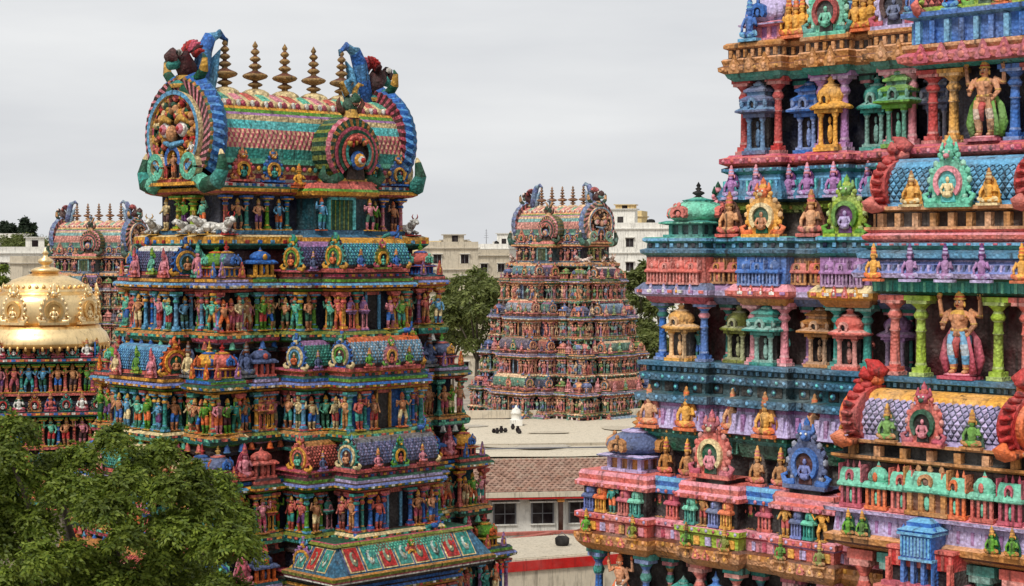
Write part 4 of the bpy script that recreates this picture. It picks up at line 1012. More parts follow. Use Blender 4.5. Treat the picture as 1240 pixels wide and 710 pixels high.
# ================================================================== the large near tower on the right
def big_tower():
    hd3 = 4.5
    T = Tower('gopuram', (9.98 + .7071 * hd3, 38.64 + .7071 * hd3, HC), radians(-45), 'huge close gateway tower with pastel pillars, domed niches and red-finned barrel vaults', None, M_PAINT)
    r = random.Random(5); K7 = 7
    HL = [5.3, 7.0, 8.75, 10.15]; HD = [2.5, 3.5, 4.5, 5.3]
    FR = [(-1.0, -.83), (-.70, -.56), (-.43, -.30), (-.215, .215), (.30, .43), (.56, .70), (.83, 1.0)]
    PJ = [.32, .30, .30, 1.0, .30, .30, .32]
    specs = []
    # --- per storey: (zb, base profile, w0, w1, inset, wall colour, cornice profile function(colour set))
    def base2(e): return [(-.05, .20, 'dbrown'), (-.05, .82, 'olive'), (.10, .90, 'lime'), (.12, 1.00, 'olive'), (.02, 1.08, 'steel'), (.28, 1.14, 'sky'), (.30, 1.24, 'steel'), (.12, 1.62, 'sky'), (.06, 1.74, 'teal'), (.22, 1.82, 'steel'), (.22, 1.90, 'maroon'), (.10, 1.95, 'coral'), (.26, 2.02, 'rose'), (.26, 2.14, 'coral'), (.12, 2.18, 'rose'), (.08, 2.23, 'maroon')]
    def base3(e): return [(-.10, -5.55, 'dark'), (-.10, -4.98, 'dgreen'), (.02, -4.93, 'dgreen'), (.08, -4.62, 'teal'), (.16, -4.52, 'dgreen'), (.16, -4.42, 'lav'), (.26, -4.38, 'lilac'), (.10, -3.86, 'lav'), (.10, -3.78, 'steel'), (.30, -3.74, 'steel'), (.32, -3.56, 'dteal'), (.06, -3.50, 'dteal'), (.06, -3.26, 'sky'), (.20, -3.22, 'steel'), (.24, -3.06, 'dteal'), (.10, -3.02, 'dteal'), (.10, -2.90, 'sky'), (.26, -2.87, 'steel'), (.26, -2.78, 'steel'), (.18, -2.76, 'dteal')]
    def base4(e): return [(-.1, -13.2, 'stone'), (.1, -12.6, 'teal'), (.25, -12.2, 'coral'), (.25, -11.6, 'steel'), (.05, -11.4, 'yellow'), (.05, -10.4, 'teal'), (.25, -10.2, 'sky'), (.25, -9.9, 'steel'), (.1, -9.8, 'maroon')]
    def base1(e): return [(-.05, 4.9, 'dbrown'), (-.05, 5.5, 'steel'), (.16, 5.6, 'blue'), (.16, 5.75, 'sky'), (.05, 5.82, 'dteal'), (.05, 6.1, 'coral'), (.22, 6.2, 'rose'), (.22, 6.4, 'lime'), (.1, 6.5, 'maroon')]
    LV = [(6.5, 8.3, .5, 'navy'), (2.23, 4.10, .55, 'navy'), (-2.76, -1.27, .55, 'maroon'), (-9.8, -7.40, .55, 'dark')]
    def corn(ti, a, b, c, d):
        w1 = LV[ti][1]
        if ti == 0: return [(.0, 8.3, a), (.4, 8.5, b), (.4, 8.7, a), (.0, 9.0, 'stone')]
        if ti == 1: return [(.0, 4.02, 'teal'), (.18, 4.10, 'teal'), (.26, 4.20, 'ochre'), (.44, 4.26, 'ochre'), (.46, 4.36, 'brown'), (.30, 4.40, 'ochre'), (.36, 4.52, 'tan'), (.30, 4.56, 'dbrown'), (.16, 4.58, 'dbrown'), (.16, 4.78, 'tan'), (.30, 4.82, 'ochre'), (.30, 4.90, 'ochre'), (.2, 4.95, 'brown')]
        if ti == 2: return [(.0, -1.36, a), (.14, -1.28, a), (.20, -1.20, b), (.48, -1.14, b), (.50, -1.02, c), (.34, -.92, c), (.24, -.86, 'maroon'), (.16, -.85, d), (.16, -.24, 'dteal'), (.18, -.20, 'teal'), (.34, -.14, 'steel'), (.36, -.06, 'steel'), (.16, -.02, 'dteal'), (.14, .10, 'teal'), (.28, .15, 'sky'), (.28, .22, 'teal'), (.2, .25, 'dteal')]
        return [(.0, -7.48, 'ochre'), (.18, -7.40, 'ochre'), (.34, -7.28, 'tan'), (.42, -7.16, 'ochre'), (.42, -7.04, 'brown'), (.22, -6.98, a), (.26, -6.72, b), (.40, -6.66, a), (.40, -6.54, 'pink'), (.22, -6.50, 'maroon'), (.12, -6.49, 'dark'), (.12, -5.92, c), (.38, -5.88, d), (.40, -5.78, c), (.26, -5.72, d), (.28, -5.60, c), (.2, -5.5, d)]
    def deco(mb, ti, rc, e, sd, cen=False):
        if ti == 1:
            beads(mb, rc, 2.08 + e, .055, .26, .24, ['pink', 'coral'], sd); beads(mb, rc, 1.86 + e, .04, .22, .18, ['sky', 'aqua'], sd); cen or beads(mb, rc, 4.31 + e, .05, .45 * KO, .3, ['tan', 'yellow'], sd); beads(mb, rc, .95 + e, .05, .12, .2, ['lime', 'yellow'], sd)
            dentils(mb, rc, 1.26 + e, 1.60 + e, .18, .17, .06, .07, ['aqua', 'sky'], sd)
        if ti == 2:
            beads(mb, rc, -3.65 + e, .06, .31, .26, ['sky', 'steel'], sd); beads(mb, rc, -3.14 + e, .05, .22, .2, ['aqua', 'sky', 'steel'], sd); beads(mb, rc, -4.47 + e, .04, .17, .2, ['mint', 'yellow'], sd)
            dentils(mb, rc, -3.0 + e, -2.91 + e, .10, .16, .08, .04, ['steel', 'sky'], sd); dentils(mb, rc, -4.34 + e, -3.92 + e, .18, .2, .10, .06, ['lilac', 'lav'], sd)
            for k in range(2): beads(mb, rc, -3.38 + e, .085 - .04 * k, .085 + .03 * k, .5, ['steel'] if k == 0 else ['aqua'], sd, .4)
        if ti == 3 and not cen:
            beads(mb, rc, -7.10 + e, .06, .42 * KO, .26, ['tan', 'yellow'], sd); beads(mb, rc, -5.83 + e, .05, .40 * KO, .24, ['pink', 'coral', 'rose'], sd); beads(mb, rc, -6.60 + e, .045, .40 * KO, .2, ['lilac', 'rose'], sd)
    KO = .62
    corn0 = corn
    def corn(ti, a, b, c, d): return [(o_ * KO if o_ > 0 else o_, z_, c_) for o_, z_, c_ in corn0(ti, a, b, c, d)]
    bases = [base1, base2, base3, base4]
    CS = {1: [('teal', 'ochre', 'tan', 'ochre')] * 7,
          2: [('rose', 'lilac', 'slate', 'coral'), ('ochre', 'coral', 'pink', 'blue'), ('ochre', 'yellow', 'cream', 'lav'), ('dgreen', 'lilac', 'slate', 'coral'), ('ochre', 'yellow', 'cream', 'lav'), ('ochre', 'coral', 'pink', 'blue'), ('rose', 'lilac', 'slate', 'coral')],
          3: [('coral', 'red', 'pink', 'coral'), ('lime', 'olive', 'pink', 'coral'), ('coral', 'lav', 'coral', 'pink'), ('lilac', 'lav', 'teal', 'mint'), ('coral', 'lav', 'coral', 'pink'), ('lime', 'olive', 'pink', 'coral'), ('coral', 'red', 'pink', 'coral')],
          0: [('coral', 'yellow', 'teal', 'blue')] * 7}
    CC = {0: ('coral', 'yellow', 'teal', 'blue'), 1: ('teal', 'ochre', 'tan', 'ochre'), 2: ('slate', 'lilac', 'lav', 'brown'), 3: ('pink', 'rose', 'sky', 'blue')}
    # pillars colour, niche colour per bay and per recess
    PB = {1: ['red', 'lav', 'pink', 'red', 'teal', 'coral', 'red'], 2: ['blue', 'pink', 'teal', 'coral', 'teal', 'pink', 'blue'], 3: ['blue', 'coral', 'rose', 'coral', 'teal', 'blue', 'coral'], 0: ['coral'] * 7}
    NB = {1: ['slate', 'yellow', 'green', None, 'teal', 'yellow', 'blue'], 2: ['yellow', 'teal', 'coral', None, 'yellow', 'teal', 'coral'], 3: ['orange', 'blue', 'blue', None, 'teal', 'blue', 'yellow'], 0: ['blue'] * 7}
    NR = {1: ['blue', 'teal', 'slate', 'blue', 'lav', 'green'], 2: ['olive', 'ochre', 'lav', 'lav', 'ochre', 'olive'], 3: ['teal', 'ochre', 'teal', 'coral', 'teal', 'blue'], 0: ['teal'] * 6}
    ETOP = {1: 4.95, 2: .25, 3: -5.5, 0: 9.0}
    for ti in range(4):
        hl, hd = HL[ti], HD[ti]; w0, w1, ins, wc = LV[ti]
        f = T.fr('F', hl, hd)
        def full(bp, cn, e):
            p = bp(e); z0 = p[0][1]
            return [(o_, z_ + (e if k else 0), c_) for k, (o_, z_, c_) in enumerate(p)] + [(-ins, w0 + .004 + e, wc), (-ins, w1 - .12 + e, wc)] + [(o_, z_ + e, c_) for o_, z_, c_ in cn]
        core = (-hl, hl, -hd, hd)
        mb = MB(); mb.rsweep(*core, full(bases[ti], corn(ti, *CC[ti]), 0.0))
        if ti == 1:
            dentils(mb, core, 4.59, 4.77, .16 * KO, .24, .09, .05, ['ochre', 'tan'], 'FL'); dentils(mb, core, .84, .90, .1, .22, .12, .04, ['lime', 'olive'], 'F')
        if ti == 2:
            dentils(mb, core, -4.90, -4.64, .05, .16, .05, .03, ['mint', 'teal'], 'FL'); dentils(mb, core, -3.49, -3.27, .06, .5, .28, .03, ['black'], 'F'); dentils(mb, core, .0, .1, .14 * KO, .3, .1, .03, ['navy', 'sky'], 'FL')
        if ti == 3: dentils(mb, core, -6.95, -6.75, .24 * KO, .3, .1, .03, ['lilac', 'rose'], 'F')
        deco(mb, ti, core, 0, 'FL')
        tier = T.mesh('storey', mb)
        sides = [('F', FR, PJ, hl), ('L', [(-.42, .42)], [.75], hd)]
        for side, bays, pjs, half in sides:
            fs = T.fr(side, hl, hd)
            for bi, (a, b) in enumerate(bays):
                u0, u1 = a * half, b * half; pj = pjs[bi]; e = .008 + .004 * bi
                cen = side == 'F' and bi == 3
                if side == 'F' and bi == 0: u0 -= .16
                if side == 'F' and bi == 6: u1 += .16
                cs = CS[ti][bi] if side == 'F' else CC[ti]
                rc = T.rect(side, hl, hd, u0, u1, pj, 1.0)
                cn = corn(ti, *cs)
                if cen and ti == 2:
                    cn = [(.0, -1.02, 'dgreen'), (.10, -.95, 'teal'), (.12, -.72, 'dgreen'), (.40, -.66, 'lilac'), (.44, -.56, 'peri'), (.20, -.32, 'lilac'), (.16, -.28, 'steel'), (.34, -.24, 'sky'), (.36, -.14, 'steel'), (.18, -.06, 'teal'), (.28, .02, 'sky'), (.28, .08, 'maroon'), (.16, .10, 'pink'), (.26, .16, 'coral'), (.28, .24, 'pink'), (.16, .30, 'coral'), (.24, .36, 'tan'), (.24, .42, 'dbrown'), (.06, .43, 'dbrown'), (.06, .74, 'ochre'), (.26, .78, 'tan'), (.26, .86, 'sky')]
                if cen and ti == 3:
                    cn = [(.0, -6.42, 'ochre'), (.2, -6.32, 'brown'), (.34, -6.25, 'ochre'), (.36, -6.12, 'tan'), (.20, -6.06, 'lilac'), (.16, -5.66, 'lav'), (.34, -5.62, 'lilac'), (.36, -5.54, 'pink'), (.22, -5.50, 'maroon'), (.02, -5.49, 'maroon'), (.02, -4.56, 'dark'), (.10, -4.52, 'ochre'), (.24, -4.46, 'ochre'), (.24, -4.40, 'black'), (.05, -4.39, 'black'), (.05, -4.16, 'ochre'), (.24, -4.13, 'ochre'), (.24, -4.06, 'lilac')]
                if cen and ti == 1:
                    cn = [(.0, 3.86, 'teal'), (.16, 3.94, 'coral'), (.34, 4.0, 'coral'), (.38, 4.12, 'rose'), (.22, 4.22, 'ochre'), (.28, 4.30, 'tan'), (.28, 4.38, 'brown'), (.1, 4.4, 'blue'), (.1, 4.92, 'sky'), (.3, 4.98, 'blue'), (.3, 5.08, 'steel')]
                sav = (w1,)
                def full_c(bp, cn, e):
                    return [(o_, z_ + (e if k else 0), c_) for k, (o_, z_, c_) in enumerate(bp(e))] + [(-ins, w0 + .004 + e, wc), (-ins, cn[0][1] - .02 + e, wc)] + [(o_, z_ + e, c_) for o_, z_, c_ in cn]
                mb = MB(); mb.rsweep(*rc, full_c(bases[ti], cn, e))
                if cen and ti == 2:
                    dentils(mb, rc, -.94, -.73, .10, .15, .06, .03, ['mint', 'teal'], 'FLR'); dentils(mb, rc, .44, .73, .06, .42, .14, .15, ['tan', 'ochre'], 'FLR'); dentils(mb, rc, .05, .09, .28, .3, .1, .02, ['rose'], 'F')
                    dentils(mb, rc, -.54, -.36, .30, .12, .05, .1, ['lilac', 'slate'], 'FL')
                if cen and ti == 3:
                    dentils(mb, rc, -4.38, -4.17, .05, .62, .16, .16, ['ochre', 'tan'], 'FLR'); dentils(mb, rc, -6.0, -5.74, .17, .16, .07, .03, ['lav', 'lilac'], 'FLR')
                if cen and ti == 1: dentils(mb, rc, 4.42, 4.91, .1, .34, .12, .12, ['sky', 'blue'], 'FLR')
                if ti == 1 and not cen: dentils(mb, rc, 4.59, 4.77, .16 * KO, .22, .09, .06, ['ochre', 'tan'])
                if ti == 2: dentils(mb, rc, -3.49 + e, -3.27 + e, .06, .42, .26, .03, ['black'], 'FL')
                if ti == 2 and not cen:
                    dentils(mb, rc, -1.10 + e, -1.03 + e, .49 * KO, .30, .14, .03, ['coral', 'white', 'lav'], 'FL'); dentils(mb, rc, .0 + e, .1 + e, .14 * KO, .22, .1, .04, ['navy', 'sky'], 'FL')
                if ti == 3 and not cen: dentils(mb, rc, -6.95 + e, -6.75 + e, .24 * KO, .3, .16, .04, [cs[2], 'yellow', 'lilac'], 'FL')
                deco(mb, ti, rc, e, 'FL' if not cen else 'FLR', cen)
                T.mesh('bay', mb, tier)
                um, wd = (u0 + u1) / 2, u1 - u0
                zf = w0 + e; top = (cn[0][1] if cen else w1); ph = top - w0 - .02
                zt = ETOP[ti]
                if ti == 0:
                    for u in (u0 + .15, u1 - .15): T.put(tier, 'pillar', lib(pillar, PB[ti][bi], 'pink', 'teal'), side, fs, u, pj - .22, zf, 1.5, 1.5, ph)
                    continue
                if side == 'L':
                    for u in (u0 + .15, um, u1 - .15): T.put(tier, 'pillar', lib(pillar, 'coral', 'pink', 'teal'), side, fs, u, pj - .22, zf, 1.5, 1.5, ph)
                    for u in (u0 + .5, um, u1 - .5): T.put(tier, 'horseshoe_ornament', lib(horseshoe, 'pink', 'teal', 'dark', 'coral', 'dgreen'), side, fs, u, pj + .05, zt, 1.2, 1.2, 1.5)
                    for u in (u0 + .9, u1 - .9): T.put(tier, 'seated_statue', lib(seated, 'mint', 'teal', 'teal', None), side, fs, u, pj + .25, zt - 1.0, .7, .7, .9)
                    continue
                pc = PB[ti][bi]
                if not cen:
                    for u in (u0 + .17, u1 - .17):
                        T.put(tier, 'pillar', lib(pillar, pc, mixc(pc, 'white', .22), one(r, ['teal', 'pink', pc]) if ti != 1 else pc), side, fs, u, pj - .20, zf, 1.42, 1.42, ph)
                    nc = NB[ti][bi]
                    if ti == 3 and bi == 0:
                        T.put(tier, 'statue', lib(statue, 'skin', 'white', 'orange', 1, 'orange'), side, fs, um, pj - .12, zf + .9, 1.4)
                        T.mesh('pedestal', MB().lathe([(.35, 0, 'ochre'), (.3, .1, 'ochre'), (.24, .5, 'tan'), (.36, .8, 'ochre'), (.36, .9, 'ochre')], seg=8), tier, fs(um, pj - .12, zf))
                    else:
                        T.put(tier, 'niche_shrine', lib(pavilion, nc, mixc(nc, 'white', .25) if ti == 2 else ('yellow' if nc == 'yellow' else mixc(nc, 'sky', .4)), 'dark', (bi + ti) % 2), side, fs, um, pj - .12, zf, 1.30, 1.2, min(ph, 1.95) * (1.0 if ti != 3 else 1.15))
                # ledge ornaments above the bay
                if ti == 1 and not cen:
                    if bi in (0, 6):
                        T.put(tier, 'corner_shrine', lib(cdome, 'lilac', 'pink', 'lav', 'ochre', 'blue'), side, fs, um + .1, pj - .65, zt, 1.45, 1.45, 1.4)
                        T.put(tier, 'seated_statue', lib(seated, 'blue', 'sky', 'blue', None), side, fs, um - .1, pj + .12, zt, .8, .8, 1.1)
                    else:
                        kc = {1: ('mint', 'red', 'dark', 'mint', 'teal'), 2: ('lilac', 'maroon', 'navy', 'slate', 'rose')}[bi if bi < 3 else 6 - bi - 0 if 6 - bi in (1, 2) else 1]
                        T.put(tier, 'horseshoe_ornament', lib(horseshoe, *kc), side, fs, um, pj - .02, zt - .04, 1.55, 1.4, 1.65)
                    for u in (u1 + .22, u1 + .62) if bi < 3 else (u0 - .22, u0 - .62):
                        T.put(tier, 'seated_statue', lib(seated, 'yellow', 'orange', 'yellow', 'ochre'), side, fs, u, .22, zt, .78, .8, 1.05)
                    nb = max(2, round(wd / .42))
                    for i in range(nb): T.put(tier, 'antefix', lib(antefix, 'ochre', 'tan'), side, fs, u0 + wd * (i + .5) / nb, pj + .27, 4.2, .42, .3, .46)
                if ti == 2 and not cen:
                    for i in range(4): T.put(tier, 'antefix', lib(antefix, one(r, [cs[1], 'coral', 'lilac']), one(r, ['white', 'pink', 'yellow'])), side, fs, u0 + wd * (i + .5) / 4, pj + .30, -1.14 + e, .22, .22, .26)
                    for sd in (-1, 1): T.put(tier, 'statue', lib(statue, one(r, ['skin', 'teal', 'coral', 'ochre']), one(r, CLOTH), 'gold', r.randrange(4), None), side, fs, um + sd * .36, pj - .34, zf, .72, .72, .85)
                    mc = cs[3]; nm = 3 if bi in (1, 2, 4, 5) else 4
                    for i in range(nm): T.put(tier, 'miniature_shrine', lib(mini, mc, mixc(mc, 'white', .2), mixc(mc, 'black', .6), i % 2), side, fs, u0 + wd * (i + .5) / nm, pj + .14, -.90 + e, wd / nm * 1.02, .42, .64)
                    if bi in (0, 6):
                        T.put(tier, 'corner_shrine', lib(cdome, 'mint', 'teal', 'dteal', 'black', 'coral'), side, fs, um + .05, pj - .72, zt, 1.55, 1.55, 1.16)
                    else:
                        kc = {1: ('yellow', 'cream', 'dgreen', 'skin', 'orange'), 2: ('lime', 'green', 'purple', 'lilac', 'green')}[min(bi, 6 - bi)]
                        T.put(tier, 'horseshoe_ornament', lib(horseshoe, *kc), side, fs, um, pj - .02, zt - .02, 1.45, 1.3, 1.42)
                if ti == 3 and not cen:
                    for i in range(5): T.put(tier, 'antefix', lib(antefix, one(r, ['ochre', 'tan', 'coral']), 'yellow'), side, fs, u0 + wd * (i + .5) / 5, pj + .27, -7.27 + e, .26, .22, .24)
                    mcs = [('slate', 'peri'), ('mint', 'teal'), ('orange', 'yellow'), ('mint', 'teal'), ('lilac', 'white'), ('ochre', 'brown'), ('yellow', 'gold'), ('rose', 'coral')]
                    nm = 5 if bi in (0, 6) else 4
                    for i in range(nm):
                        mc = mcs[(bi * 3 + i * 2 + (i > 1)) % 8]
                        if (i + bi) % 3 == 2: T.put(tier, 'statue', lib(statue, one(r, ['yellow', 'ochre', 'orange', 'teal']), one(r, ['orange', 'yellow', 'red']), 'gold', i % 4, None), side, fs, u0 + wd * (i + .5) / nm, pj + .14, -6.5 + e, .82, .8, .76)
                        else: T.put(tier, 'miniature_shrine', lib(mini, mc[0], mc[1], 'dark', 0), side, fs, u0 + wd * (i + .5) / nm, pj + .08, -6.5 + e, wd / nm * .98, .5, .72)
                    for i in range(2): T.put(tier, 'seated_statue', lib(seated, ['green', 'olive'][i], 'ochre', 'yellow', None), side, fs, u0 + wd * (.1 + .8 * i), pj + .28, -7.04, .52, .5, .62)
                    if bi in (0, 6):
                        T.put(tier, 'corner_shrine', lib(cdome, 'slate', 'lilac', 'ochre', 'ochre', 'ochre'), side, fs, um + .05, pj - .76, zt, 1.65, 1.65, 1.25)
                    else:
                        kc = {1: ('coral', 'cream', 'dgreen', 'pink', 'rose'), 2: ('slate', 'blue', 'maroon', 'peri', 'blue')}[min(bi, 6 - bi)]
                        T.put(tier, 'horseshoe_ornament', lib(horseshoe, *kc), side, fs, um, pj - .02, zt + .12, 1.5, 1.3, 1.62)
                        T.mesh('plinth', MB().rsweep(um - .42, um + .42, -(hd + pj + .1), -hd + .4, [(0, zt - .02, 'black'), (0, zt + .10, kc[0]), (.08, zt + .13, kc[0])]), tier)
                if cen:
                    xs = [(-1.62, 'red' if ti == 1 else 'coral'), (-.95, 'lime' if ti == 2 else ('yellow' if ti == 1 else 'teal')), (.95, 'lime' if ti == 2 else ('blue' if ti == 1 else 'teal')), (1.62, 'red' if ti == 1 else 'coral')]
                    k_ = wd / 3.9
                    for u, c in xs: T.put(tier, 'pillar', lib(pillar, c, mixc(c, 'white', .2), c), side, fs, u * k_, pj - .12, zf, 1.6, 1.6, ph)
                    if ti < 3:
                        T.put(tier, 'guardian', lib(guardian, 'skin', 'sky' if ti == 2 else 'tan', 'gold', 'rose' if ti == 2 else 'green'), side, fs, 0.12, pj + .05, zf, ph * 1.02, ph * .9, ph * 1.10)
                    Wv = 1.35
                    if ti == 2:
                        Lv = wd * .92
                        T.put(tier, 'model_vault', lib(vault, round(Lv, 2), Wv, .98, 'sky', 'steel', 'sky', 'maroon', 'sky', .155), side, fs, um, pj - .5, .86 + e, 1)
                        for sd in (-1, 1): T.put(tier, 'vault_gable', lib(gable, 'red', 'coral', 'dgreen', 'skin', 'red', 17), side, fs, um + sd * (Lv / 2 - .02), pj - .5, .80, 1.85, 2.6, 1.26, rot=pi / 2 * sd)
                        T.put(tier, 'horseshoe_ornament', lib(horseshoe, 'mint', 'pink', 'aqua', 'cream', 'mint'), side, fs, um, pj + .22, .84, 1.4, 1.2, 1.5)
                        for u in (-.92, .92): T.put(tier, 'seated_statue', lib(seated, 'yellow', 'cream', 'ochre', 'yellow'), side, fs, u, pj + .26, .86, .72, .7, .78)
                        for i, u in enumerate((-1.75, -.85, .0, .85, 1.75)): T.put(tier, 'seated_statue', lib(seated, 'yellow' if i in (0, 4) else 'lav', 'orange' if i in (0, 4) else 'lilac', 'yellow' if i in (0, 4) else 'purple', None), side, fs, u, pj + .42, -.72, .66, .6, .82)
                    if ti == 3:
                        Lv = 3.75
                        T.put(tier, 'model_vault', lib(vault, round(Lv, 2), Wv, .98, 'lilac', 'slate', 'yellow', 'maroon', 'lilac', .155), side, fs, um, pj - .5, -4.06 + e, 1)
                        for sd in (-1, 1): T.put(tier, 'vault_gable', lib(gable, 'red', 'orange', 'dgreen', 'skin', 'red', 17), side, fs, um + sd * (Lv / 2 - .02), pj - .5, -4.14, 2.05, 2.9, 1.36, rot=pi / 2 * sd)
                        T.put(tier, 'horseshoe_ornament', lib(horseshoe, 'coral', 'dgreen', 'black', 'pink', 'rose'), side, fs, um - .1, pj + .22, -4.08, 1.2, 1.2, 1.34)
                        for u in (-1.0, 1.0): T.put(tier, 'seated_statue', lib(seated, 'green', 'ochre', 'yellow', 'dgreen'), side, fs, u, pj + .24, -4.06, .72, .7, .82)
                        # row of teal-roofed model shrines with coral and gold niches
                        for row, (z_, hh, nn) in enumerate(((-5.49, .98, 7),)):
                            for i in range(nn):
                                w_ = wd / nn
                                if i == 3: continue
                                T.put(tier, 'miniature_shrine', lib(mini, 'mint', ('rose', 'orange', 'coral')[i % 3], 'maroon', (i + 1) % 2), side, fs, u0 + w_ * (i + .5), pj + .18, z_, w_ * .95, .52, hh)
                        T.put(tier, 'miniature_shrine', lib(mini, 'mint', 'ochre', 'brown', 1), side, fs, um, pj + .2, -5.49, 1.1, .6, 1.05)
                        for i, u in enumerate((-1.9, -1.55, 1.5, 1.95)): T.put(tier, 'seated_statue', lib(seated, 'green', 'ochre', 'yellow', 'dgreen'), side, fs, u, pj + .34, -6.12, .5, .5, .62)
                        # projecting blue and red porch over the doorway arch
                        mb = MB(); x0, x1 = -.95, .95
                        mb.box(-.95, .95, -.55, .3, -.62, -.2, 'red'); mb.box(-.98, .98, -.6, .3, -.2, -.12, 'coral'); mb.box(-.45, .45, -.75, .3, -.35, .22, 'blue'); mb.box(-.52, .52, -.82, .3, .22, .28, 'sky')
                        mb.box(-.95, .95, -.5, .3, -1.0, -.62, 'dark'); mb.box(-.5, .5, -.78, .3, -.42, -.35, 'sky')
                        for q in (-.9, -.45, -.15, .15, .45, .9): mb.box(q - .05, q + .05, -.68, -.5, -1.0, -.42, 'blue' if abs(q) < .5 else 'coral')
                        mb.box(-1.05, 1.05, -.72, .3, -1.12, -1.0, 'rose'); mb.box(-1.25, 1.25, -.78, .3, -1.3, -1.12, 'coral')
                        for q in range(7): mb.lathe([(.06, .28, 'sky'), (.08, .34, 'blue'), (0, .46, 'sky')], seg=6, cx=-.45 + .15 * q, cy=-.6)
                        mb.rsweep(-.40, .40, -.66, .2, [(.10, .28, 'blue'), (.14, .33, 'sky'), (-.04, .42, 'blue'), (-.04, .52, 'sky'), (-.2, .62, 'blue')])
                        for q in range(9): mb.box(-.44 + .1 * q, -.39 + .1 * q, -.78, -.74, -.3, .18, 'sky'); mb.box(-.92 + .22 * q, -.84 + .22 * q, -.58, -.54, -.6, -.24, 'coral')
                        T.mesh('porch', mb, tier, fs(um, pj + .1, -6.02)).scale = (.8, .85, .82)
                        mb = MB(); mb.ring(arc(0, 0, .95, 0, 180, 16), arc(0, 0, .7, 0, 180, 16), -.3, .1, 'ochre', 'brown'); mb.ring(arc(0, 0, .7, 0, 180, 16), arc(0, 0, .6, 0, 180, 16), -.2, .1, 'coral'); mb.box(-.95, -.6, -.3, .1, -1.6, 0, 'ochre'); mb.box(.6, .95, -.3, .1, -1.6, 0, 'ochre'); mb.box(-.62, .62, -.02, .1, -1.6, .1, 'dark'); mb.plate(arc(0, .1, .6, 0, 180, 10), -.02, .1, 'dark')
                        mb.ell(0, -.3, 1.0, .16, .12, .18, 'ochre', 8, 5)
                        T.mesh('arch', mb, tier, fs(um, pj + .5, -8.2))
                    if ti == 1:
                        Lv = wd * .9
                        T.put(tier, 'model_vault', lib(vault, round(Lv, 2), Wv, 1.3, 'coral', 'rose', 'coral', 'maroon', 'lime', .155), side, fs, um, pj - .5, 5.08 + e, 1)
                        for sd in (-1, 1): T.put(tier, 'vault_gable', lib(gable, 'lime', 'coral', 'dgreen', 'skin', 'red', 17), side, fs, um + sd * Lv / 2, pj - .5, 5.06, 1.52, 1.5, 1.42, rot=pi / 2 * sd)
                        T.put(tier, 'horseshoe_ornament', lib(horseshoe, 'lime', 'red', 'dgreen', 'cream', 'green'), side, fs, .2, pj + .1, 5.06, 1.3, 1.2, 1.5)
                        for u in (-1.55, -.6, .6, 1.5): T.put(tier, 'seated_statue', lib(seated, 'blue', 'sky', 'blue', None) if u < 0 else lib(seated, 'yellow', 'orange', 'yellow', 'ochre'), side, fs, u, pj + .2, 5.08, .6, .6, .85)
                        for i in range(6): T.put(tier, 'antefix', lib(antefix, 'rose', 'coral'), side, fs, u0 + wd * (i + .5) / 6, pj + .36, 3.98, .5, .3, .42)
        # recesses
        G = [(FR[i][1] * hl, FR[i + 1][0] * hl) for i in range(6)]
        if ti == 0: continue
        for gi, (g0, g1) in enumerate(G):
            um, wd = (g0 + g1) / 2, g1 - g0
            nc = NR[ti][gi]
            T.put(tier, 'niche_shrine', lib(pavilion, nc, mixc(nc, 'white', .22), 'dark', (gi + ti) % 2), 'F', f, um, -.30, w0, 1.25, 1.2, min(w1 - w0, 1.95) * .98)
            for q_ in (g0 + .14, g1 - .14): T.put(tier, 'pillar', lib(pillar, one(r, ['steel', 'rose', 'teal', 'ochre', 'lav']), 'pink', 'teal'), 'F', f, q_, -.42, w0, 1.0, 1.0, w1 - w0 - .1)
            if ti == 2:
                T.put(tier, 'seated_statue', lib(seated, 'tan', 'coral', 'ochre', 'brown'), 'F', f, um, .08, .25, 1.0, .9, 1.1)
                for i in range(2): T.put(tier, 'miniature_shrine', lib(mini, 'coral', 'ochre', 'maroon', 1), 'F', f, g0 + wd * (i + .5) / 2, .12, -.86, wd / 2.05, .4, .6)
            if ti == 3:
                for i in range(2): T.put(tier, 'seated_statue', lib(seated, 'ochre', 'coral', 'yellow', 'dbrown'), 'F', f, g0 + wd * (.25 + .5 * i), -.05, -5.5, .7, .8, .95)
                for i in range(3): T.put(tier, 'miniature_shrine' if i % 2 else 'statue', lib(mini, 'rose', 'coral', 'dark', 0) if i % 2 else lib(statue, 'teal' if i else 'coral', 'green', 'gold', i, None), 'F', f, g0 + wd * (i + .5) / 3, .05, -6.5, .42 if i % 2 else .75, .4, .74)
            if ti == 1: T.put(tier, 'seated_statue', lib(seated, 'yellow', 'orange', 'ochre', 'ochre'), 'F', f, um, .25, 4.95, .8, .8, 1.0)
        # seated figures along the sloping band of the next base
        if ti == 1:
            for i in range(20):
                u = -hl - .05 + (2 * hl + .1) * i / 19
                if abs(u) < .24 * hl: continue
                pj = .30 if any(a * hl - .1 < u < b * hl + .1 for a, b in FR) else 0
                T.put(tier, 'seated_statue', lib(seated, 'lav', 'lilac', 'pink', 'purple'), 'F', f, u, pj + .26, 1.16, .72, .7, .84)
        if ti == 2:
            for i in range(16):
                u = -hl - .05 + (2 * hl + .1) * i / 15
                if abs(u) < .24 * hl: continue
                pj = .30 if any(a * hl - .1 < u < b * hl + .1 for a, b in FR) else 0
                T.put(tier, 'seated_statue', lib(seated, ['tan', 'yellow'][i % 2], 'orange', 'ochre', ['coral', 'ochre'][i % 2]), 'F', f, u, pj + .26, -4.40, .95, .8, 1.08)
    hl, hd = HL[3], HD[3]
